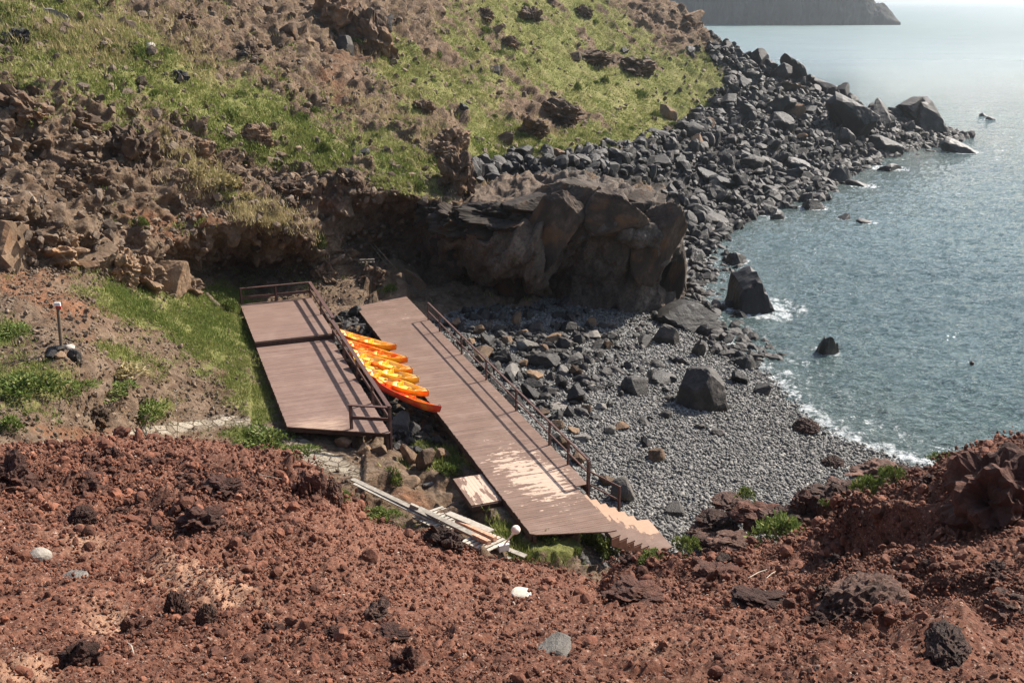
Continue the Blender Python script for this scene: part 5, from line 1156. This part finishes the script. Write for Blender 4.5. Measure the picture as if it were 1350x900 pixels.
def pallet(px, py, L_, W_, n, lab, a0, a1, up):
    o = empty('pallet', zg(px, py, up)); d = zg(*a1, up) - zg(*a0, up); o.rotation_euler = (0, -math.atan2(d.z, d.xy.length), math.atan2(d.y, d.x))
    for y in (-W_ * .42, 0, W_ * .42): m = MB(); m.box((0, y, -.06), (L_, .08, .09)); m.build('bearer', M['grey_wood'], o)
    for k in range(n): m = MB(); m.box(((k - (n - 1) / 2) * L_ / n, 0, 0), (L_ / n * .66, W_, .022)); m.build('slat', M['pallet_wood'], o)
    return tag(o, lab, 'pallet', GP)
pallet(584, 684, 2.1, 1.25, 9, 'pale slatted pallet under the long planks', (550, 668), (640, 711), .1)
pallet(640, 713, 1.3, 1.0, 6, 'pale slatted pallet under the right end of the timber pile', (600, 694), (690, 733), .06)
# ball on a leaning stake
g0 = zg(660, 724, .05); gb = PZ(680, 698, g0.z + .75); lamp = empty('ball_lamp', g0); m = MB(); m.tube([Vector(), (gb - g0)], .028, 8); m.build('stake', M['globe'], lamp)
bm = bmesh.new(); bmesh.ops.create_uvsphere(bm, u_segments=20, v_segments=14, radius=.145); me = bpy.data.meshes.new('globe'); bm.to_mesh(me); bm.free(); me.polygons.foreach_set('use_smooth', [True] * len(me.polygons))
put('globe', me, M['globe'], lamp, gb - g0); m = MB(); m.tube([(gb - g0) * .78, (gb - g0) * .9], .05, 10); m.build('collar', M['white'], lamp)
m = MB(); m.box((.1, -.05, .1), (.34, .1, .22), .4); m.build('bracket', M['white'], lamp); tag(lamp, 'pale ball lamp on a short leaning stake at the end of the timber pile', 'lamp')
# trail marker post
p0 = surf(82, 464, [0]); p1 = PY(76, 401, p0.y); sg = empty('marker_post', p0); top = p1 - p0
m = MB(); m.tube([Vector((0, 0, -.2)), top * .5, top * .93], [.062, .058, .055], 10); m.build('post', M['drift'], sg)
m = MB(); m.box(top * .95 + Vector((.02, 0, -.03)), (.19, .05, .12), 0, 0, 0); m.build('red_band', M['redp'], sg)
m = MB(); m.box(top * .95 + Vector((.0, -.005, .09)), (.2, .055, .12), 0, 0, 0); m.build('white_band', M['white'], sg)
tag(sg, 'wooden trail marker post with a white and red top standing on the bank', 'marker post')
for x, y, w, h, mt, lab in [(68, 474, 16, 12, 'basalt', 'dark round stone left of the marker post foot'), (78, 466, 26, 14, 'basalt', 'dark stone right behind the marker post foot'), (80, 474, 14, 10, 'tan_rock', 'tan stone in front of the marker post foot'), (96, 476, 18, 16, 'basalt', 'grey slab leaning right of the marker post foot'), (92, 462, 12, 8, 'pale_stone', 'pale stone just right of the marker post')]:
    rock(x, y, w, h, mt, 'stone', lab, 'stone', 'stones heaped at the marker post', kinds=[0])
m = MB(); a = zg(272, 388, .12); c = zg(287, 404, .12); m.tube([Vector(), c - a], [.14, .17], 10); o = put('log', m.mesh('log', True), M['drift'], None, a); tag(o, 'short grey log lying on the grass by the far corner of the left deck', 'log')
m = MB(); a = zg(234, 590, 0); c = PY(232, 506, a.y); m.tube([Vector(), (c - a) * .5 + Vector((.02, 0, 0)), c - a], [.012, .009, .005], 6); o = put('dry_stalk', m.mesh('dry_stalk'), M['grey_wood'], None, a)
fl = MB()
for k in range(26): 
    q = random.choice([.6, .7, .72, .85, .97, .9, .2, .1]); v = (c - a) * q + Vector((random.uniform(-.1, .1), random.uniform(-.1, .1), random.uniform(-.04, .06))); fl.tube([(c - a) * (q - .02), v], [.006, .012], 4)
fl.build('seed_heads', M['pale_stone'], o); tag(o, 'thin dry flower stalk standing at the edge of the red slope', 'plant')
for k, (pa, pb_, z, lab) in enumerate([((478, 426), None, .1, 'left one of two pale slabs in the gully by the boardwalk'), ((468, 425), None, .1, 'left')][:0]): pass
for x, y, lab in [(466.5, 427, 'left one of two pale boards lying in the gully beside the boardwalk'), (477, 427.5, 'right one of two pale boards lying in the gully beside the boardwalk')]:
    m = MB(); m.box((0, 0, 0), (.36, .3, .06), .35, -.3); o = put('short_board', m.mesh('short_board'), M['pallet_wood'], None, zg(x, y, .3)); tag(o, lab, 'board', 'pale boards in the gully')
for x0, y0, x1, y1, lab in [(488, 322, 512, 350, 'left leaning stick on the ledge above the gully'), (492, 322, 518, 352, 'right leaning stick on the ledge above the gully')]:
    c = surf(x1, y1, [0]); a = PY(x0, y0, c.y + .6); m = MB(); m.tube([Vector(), a - c], [.035, .022], 6); o = put('driftwood_stick', m.mesh('stick', True), M['drift'], None, c + Vector((0, -.1, .1))); tag(o, lab, 'stick', 'leaning sticks')
b_ = surf(484, 349, [0]); o = empty('wood_crate', b_ + Vector((0, -.1, .15)), .15)
for k in range(4): m = MB(); m.box((-.35 + .23 * k, 0, .1), (.1, .05, .2)); m.build('slat', M['drift'], o)
m = MB(); m.box((0, .04, .19), (.9, .05, .06)); m.box((0, .04, .02), (.9, .05, .06)); m.build('bearer', M['pallet_wood'], o); tag(o, 'small slatted crate piece lying on the ledge above the gully', 'crate')
TW = [((300, 622), (378, 634), 'long dry stick at the top of the red slope'), ((318, 631), (352, 629), 'dry stick lying across the long one at the top of the slope'), ((985, 765), (1012, 752), 'dry straw on the right of the crest'), ((1005, 770), (1028, 753), 'dry straw beside the first one on the right of the crest'), ((1225, 745), (1247, 747), 'short pale stick on the right of the red slope'), ((1145, 758), (1157, 768), 'dry twig under the shaded hollow at right'), ((268, 897), (300, 896), 'pale stick at the bottom edge of the red slope'), ((168, 853), (178, 866), 'thin twig at the lower left of the red slope')]
for pa, pb_, lab in TW:
    a = surf(*pa, [2]); c = surf(*pb_, [2]); n_ = Vector((0, 0, .05)); md = (c - a) * .5 + Vector((0, .02, .012)); m = MB(); m.tube([Vector(), md, c - a], [.005, .007, .004], 5)
    o = put('dry_stick', m.mesh('stick'), M['pallet_wood'], None, a + n_); tag(o, lab, 'stick', 'dry sticks on the red slope')

# ================================================================== SWIMMER
t = NT('skin'); M['skin'] = t.done((.5, .27, .18), .5, .4)
t = NT('hair'); M['hair'] = t.done((.035, .018, .012), .5, .4)
sw = PZ(1281, 484, -3.0)
J = {'pelvis': (0, 0, -.75, .15), 'waist': (0, 0, -.55, .13), 'chest': (0, 0, -.28, .16), 'neckb': (0, .0, -.06, .08), 'neck': (0, 0, .02, .058), 'jaw': (0, -.02, .10, .075), 'head': (0, 0, .19, .105), 'crown': (0, .01, .27, .075),
     'sl': (-.17, 0, -.1, .075), 'el': (-.36, -.14, -.18, .048), 'wl': (-.52, -.36, -.1, .034), 'hl': (-.56, -.46, -.09, .03), 'sr': (.17, 0, -.1, .075), 'er': (.36, -.14, -.2, .048), 'wr': (.5, -.36, -.12, .034), 'hr': (.54, -.46, -.11, .03),
     'hipl': (-.1, 0, -.85, .1), 'kl': (-.13, -.15, -1.25, .065), 'al': (-.14, .12, -1.62, .042), 'fl': (-.14, .0, -1.72, .04), 'hipr': (.1, 0, -.85, .1), 'kr': (.13, .05, -1.28, .065), 'ar': (.14, .3, -1.62, .042), 'fr': (.14, .2, -1.72, .04), 'nose': (0, -.11, .165, .016)}
E_ = ['pelvis waist', 'waist chest', 'chest neckb', 'neckb neck', 'neck jaw', 'jaw head', 'head crown', 'neckb sl', 'sl el', 'el wl', 'wl hl', 'neckb sr', 'sr er', 'er wr', 'wr hr', 'pelvis hipl', 'hipl kl', 'kl al', 'al fl', 'pelvis hipr', 'hipr kr', 'kr ar', 'ar fr']
kk = [k for k in J if k != 'nose']; me = bpy.data.meshes.new('person'); me.from_pydata([J[k][:3] for k in kk], [tuple(kk.index(x) for x in e.split()) for e in E_], [])
sw_o = put('person', me, M['skin'], None, sw + Vector((0, 0, .02)), (0, 0, R(35)))
sk = sw_o.modifiers.new('skin', 'SKIN'); sw_o.modifiers.new('sub', 'SUBSURF').levels = 2; sw_o.modifiers['sub'].render_levels = 2
for k, v in zip(kk, me.skin_vertices[0].data): v.radius = (J[k][3],) * 2; v.use_root = (k == 'pelvis')
V, F = rock_shape(5, 3, 'round'); V = V * np.array([.118, .128, .12]) + np.array([0, .028, .215]); hm_ = raw_mesh('hair', V, F, True)
put('hair', hm_, M['hair'], sw_o)
tag(sw_o, 'person with dark wet hair swimming in the cove, head and shoulders above water', 'person')

# ================================================================== SEA
pyv = np.concatenate([np.linspace(760, 60, 900), 60 - 56.5 * np.linspace(0, 1, 260)[1:] ** .8])
tn = np.tan(TH + np.arctan((pyv - 450) / FPX)); Ys = 19 / tn
us = np.linspace(.06, .95, 860)
VS = np.zeros((len(Ys), len(us), 3)); VS[..., 1] = Ys[:, None]; VS[..., 0] = us[None, :] * Ys[:, None]; VS[..., 2] = -3
ps = VS.reshape(-1, 3)
near = (ps[:, 1] < 260)
SHORE2 = np.array([tuple(PZ(a, b_, -3))[:2] for a, b_ in [(1245, 180), (1215, 202), (1160, 224), (1115, 246), (1070, 266), (1000, 294), (945, 300), (920, 318)]])
def poly_dist(xy, W):
    best = np.full(len(xy), 1e9)
    for a, c_ in zip(W[:-1], W[1:]):
        d = c_ - a; q = np.clip(((xy - a) @ d) / (d @ d), 0, 1); best = np.minimum(best, np.linalg.norm(xy - a - q[:, None] * d, axis=1))
    return best
foam = np.zeros(len(ps)); shal = np.zeros(len(ps)); wave = np.zeros(len(ps))
pn = ps[near].copy(); pn[:, 2] = 0
dsh = -shore_dist(pn[:, :2]) * LANDSGN; d2 = poly_dist(pn[:, :2], SHORE2)
rr_ = np.full(len(pn), 99.)
for o in bpy.data.objects:
    if o.get('category') == 'boulder' and o.data and o.data.materials and 'wet' in o.data.materials[0].name:
        dd = np.hypot(pn[:, 0] - o.location.x, pn[:, 1] - o.location.y) - max(o.scale.x, o.scale.y) * .92
        rr_ = np.minimum(rr_, dd / (.6 + .35 * o.scale.x))
fn = fbm(pn * np.array([.9, .9, 1]), 5, 91, .6); fn2 = 1 - np.abs(fbm(pn * 1.6, 4, 92, .6)) * 3
band = np.exp(-np.maximum(dsh - .2, 0) / 1.1) * .75 + .36 * np.exp(-((dsh - 2.6) / 1.6) ** 2) + .22 * np.exp(-((dsh - 5.2) / 2.2) ** 2)
b2_ = .45 * np.exp(-np.maximum(d2, 0) / 2.2); b3 = .75 * np.exp(-np.maximum(rr_, 0) / .55)
fo = np.maximum(np.maximum(band, b2_), b3) * (.75 + .7 * fn) + .45 * np.maximum(np.maximum(band, b2_), b3) * np.clip(fn2, 0, 1)
foam[near] = np.clip(fo, 0, 1.4); shal[near] = np.exp(-np.maximum(np.minimum(dsh, d2 * 1.2), 0) / 9.0)
Qr = np.array([[math.cos(R(24)), -math.sin(R(24)), 0], [math.sin(R(24)), math.cos(R(24)), 0], [0, 0, 1]])
pw = pn @ Qr * np.array([.55, 1.25, 1])
fade = np.clip(1.5 - pn[:, 1] / 170, 0, 1)
wv_ = .2 * fbm(pw * .45, 3, 94) + .15 * fbm(pw * 1.15, 3, 95, .6, True) + .05 * fbm(pw * 3.3, 2, 99)
cr = np.sin(dsh * 2.0 + 2.2 * fbm(pn * .25, 2, 96)) * np.exp(-np.maximum(dsh, 0) / 5) * .07
wave[near] = (wv_ + cr) * fade
ps[:, 2] = -3 + wave
far_ = sstep(50, 700, ps[:, 1])
t = NT('sea_water'); co = t.coord()
w1c = t.coord('Object', (.55, 1.3, 1), (0, 0, R(-24)))
nA = t.noise(w1c, 1.3, 6, .68); nB = t.noise(w1c, .22, 4, .6)
deep = t.ramp(t.noise(w1c, .05, 4, .6), [(.35, (.052, .105, .114)), (.65, (.078, .14, .147))])
c = t.mix(t.math('MULTIPLY', t.attr('shallow'), .85), deep, t.ramp(t.noise(co, .5, 4, .6), [(.35, (.05, .075, .065)), (.65, (.09, .11, .095))]))
ff = t.math('ADD', t.attr('foam'), t.math('MULTIPLY_ADD', t.noise(co, 3.2, 7, .75), 2.0, -1.08))
ffr = t.ramp(ff, [(.55, 0.), (.72, .45), (1.1, .9)])
c = t.mix(ffr, c, (.62, .65, .65))
nb = t.bump(nB, .8, .9); nb = t.bump(nA, 1., .85, nb); nb = t.bump(t.noise(co, 7, 4, .7), .6, .05, nb)
rg = t.math('MAXIMUM', t.math('MULTIPLY_ADD', t.attr('far'), .5, .045), t.math('MULTIPLY', ffr, .7))
t.b.inputs['IOR'].default_value = 1.33
M['sea'] = t.done(c, rg, .8, nb)
keep = np.ones(VS.shape[:2], bool)
sea = put('sea', raw_mesh('sea', ps, grid_faces(*VS.shape[:2]), True, {'foam': foam, 'shallow': shal, 'far': far_}), M['sea'])
tag(sea, 'blue green sea with small waves and foam at the shore', None, None, 'structure')

# ---- far headland across the bay
kh = [820, 880, 960, 1040, 1110, 1140, 1150, 1160, 1172, 1187]
tp = [80, 78, 74, 66, 46, 24, 10, 11, 6.5, -2]
HL = [[(x, None, 880 + 30 * (x < 1000), -6) for x in kh], [(x, None, 884 + 30 * (x < 1000), .25 * z_) for x, z_ in zip(kh, tp)], [(x, None, 890 + 30 * (x < 1000), .7 * z_) for x, z_ in zip(kh, tp)], [(x, None, 900 + 30 * (x < 1000), z_) for x, z_ in zip(kh, tp)], [(x, None, 940 + 30 * (x < 1000), z_ * .9) for x, z_ in zip(kh, tp)], [(x, None, 960, -8) for x in kh]]
sH = np.arange(820, 1187.1, 1.0); VH, _ = loft(HL, sH, [14, 24, 18, 8, 6]); NH = grid_normals(VH); ph = VH.reshape(-1, 3)
dh = (13.0 * fbm(ph * np.array([.05, .05, .012]), 5, 97, .6, True) + 5 * fbm(ph * np.array([.2, .2, .05]), 4, 98)) * sstep(-6, 6, ph[:, 2]).clip(.35, 1) * np.clip((1190 - np.tile(sH, VH.shape[0])) / 90, .06, 1)
ph = ph + NH.reshape(-1, 3) * dh[:, None]
t = NT('headland_rock'); co = t.coord('Object', (.06, .06, .02)); c = t.ramp(t.noise(co, 1.5, 8, .7), [(.3, (.01, .01, .009)), (.5, (.03, .028, .024)), (.7, (.085, .074, .06))]); M['head'] = t.done(c, .95, .15)
hd = put('headland', raw_mesh('headland', ph, grid_faces(*VH.shape[:2]), True), M['head']); tag(hd, 'dark sheer headland cliff across the bay', None, None, 'structure')

# ================================================================== AIR, LIGHT, CAMERA
SUN_AZ, SUN_EL = R(54), R(43)
m = bpy.data.materials.new('haze_air'); m.use_nodes = True; nt = m.node_tree; nt.nodes.remove(nt.nodes['Principled BSDF'])
pv = nt.nodes.new('ShaderNodeVolumePrincipled'); pv.inputs['Color'].default_value = (.82, .9, .95, 1); pv.inputs['Density'].default_value = .00022; pv.inputs['Anisotropy'].default_value = .75
nt.links.new(pv.outputs[0], nt.nodes['Material Output'].inputs['Volume'])
b = MB(); b.box((3000, 4700, 48), (8600, 9800, 116), rnd=0); hz = b.build('haze', m); tag(hz, None, None, None, 'stuff')

w = bpy.data.worlds.new('World'); SC.world = w; w.use_nodes = True; wt = w.node_tree
sky = wt.nodes.new('ShaderNodeTexSky'); sky.sky_type = 'NISHITA'; sky.sun_disc = False; sky.sun_elevation = SUN_EL; sky.sun_rotation = SUN_AZ; sky.air_density = 1.0; sky.dust_density = 2.0; sky.altitude = 20
wt.links.new(sky.outputs[0], wt.nodes['Background'].inputs[0]); wt.nodes['Background'].inputs[1].default_value = .088
sl = bpy.data.lights.new('Sun', 'SUN'); sl.energy = 4.4; sl.angle = R(.53); sl.color = (1, .93, .84); so = bpy.data.objects.new('Sun', sl); COL.objects.link(so)
so.rotation_euler = Vector((math.sin(SUN_AZ) * math.cos(SUN_EL), math.cos(SUN_AZ) * math.cos(SUN_EL), math.sin(SUN_EL))).to_track_quat('Z', 'Y').to_euler()
cam = bpy.data.cameras.new('Camera'); cam.sensor_width = 36; cam.lens = 35.0; cam.clip_end = 30000; cam.clip_start = .1
co_ = bpy.data.objects.new('Camera', cam); COL.objects.link(co_); co_.location = (0, 0, H); co_.rotation_euler = (math.pi / 2 - TH, 0, 0); SC.camera = co_
vs = SC.view_settings; vs.view_transform = 'Standard'; vs.look = 'None'; vs.exposure = 1.2; vs.gamma = 1; vs.use_curve_mapping = False
cy = SC.cycles; cy.max_bounces = 5; cy.diffuse_bounces = 2; cy.glossy_bounces = 2; cy.transmission_bounces = 2; cy.volume_bounces = 0; cy.use_denoising = True; cy.sample_clamp_indirect = 4
cy.caustics_reflective = False; cy.caustics_refractive = False
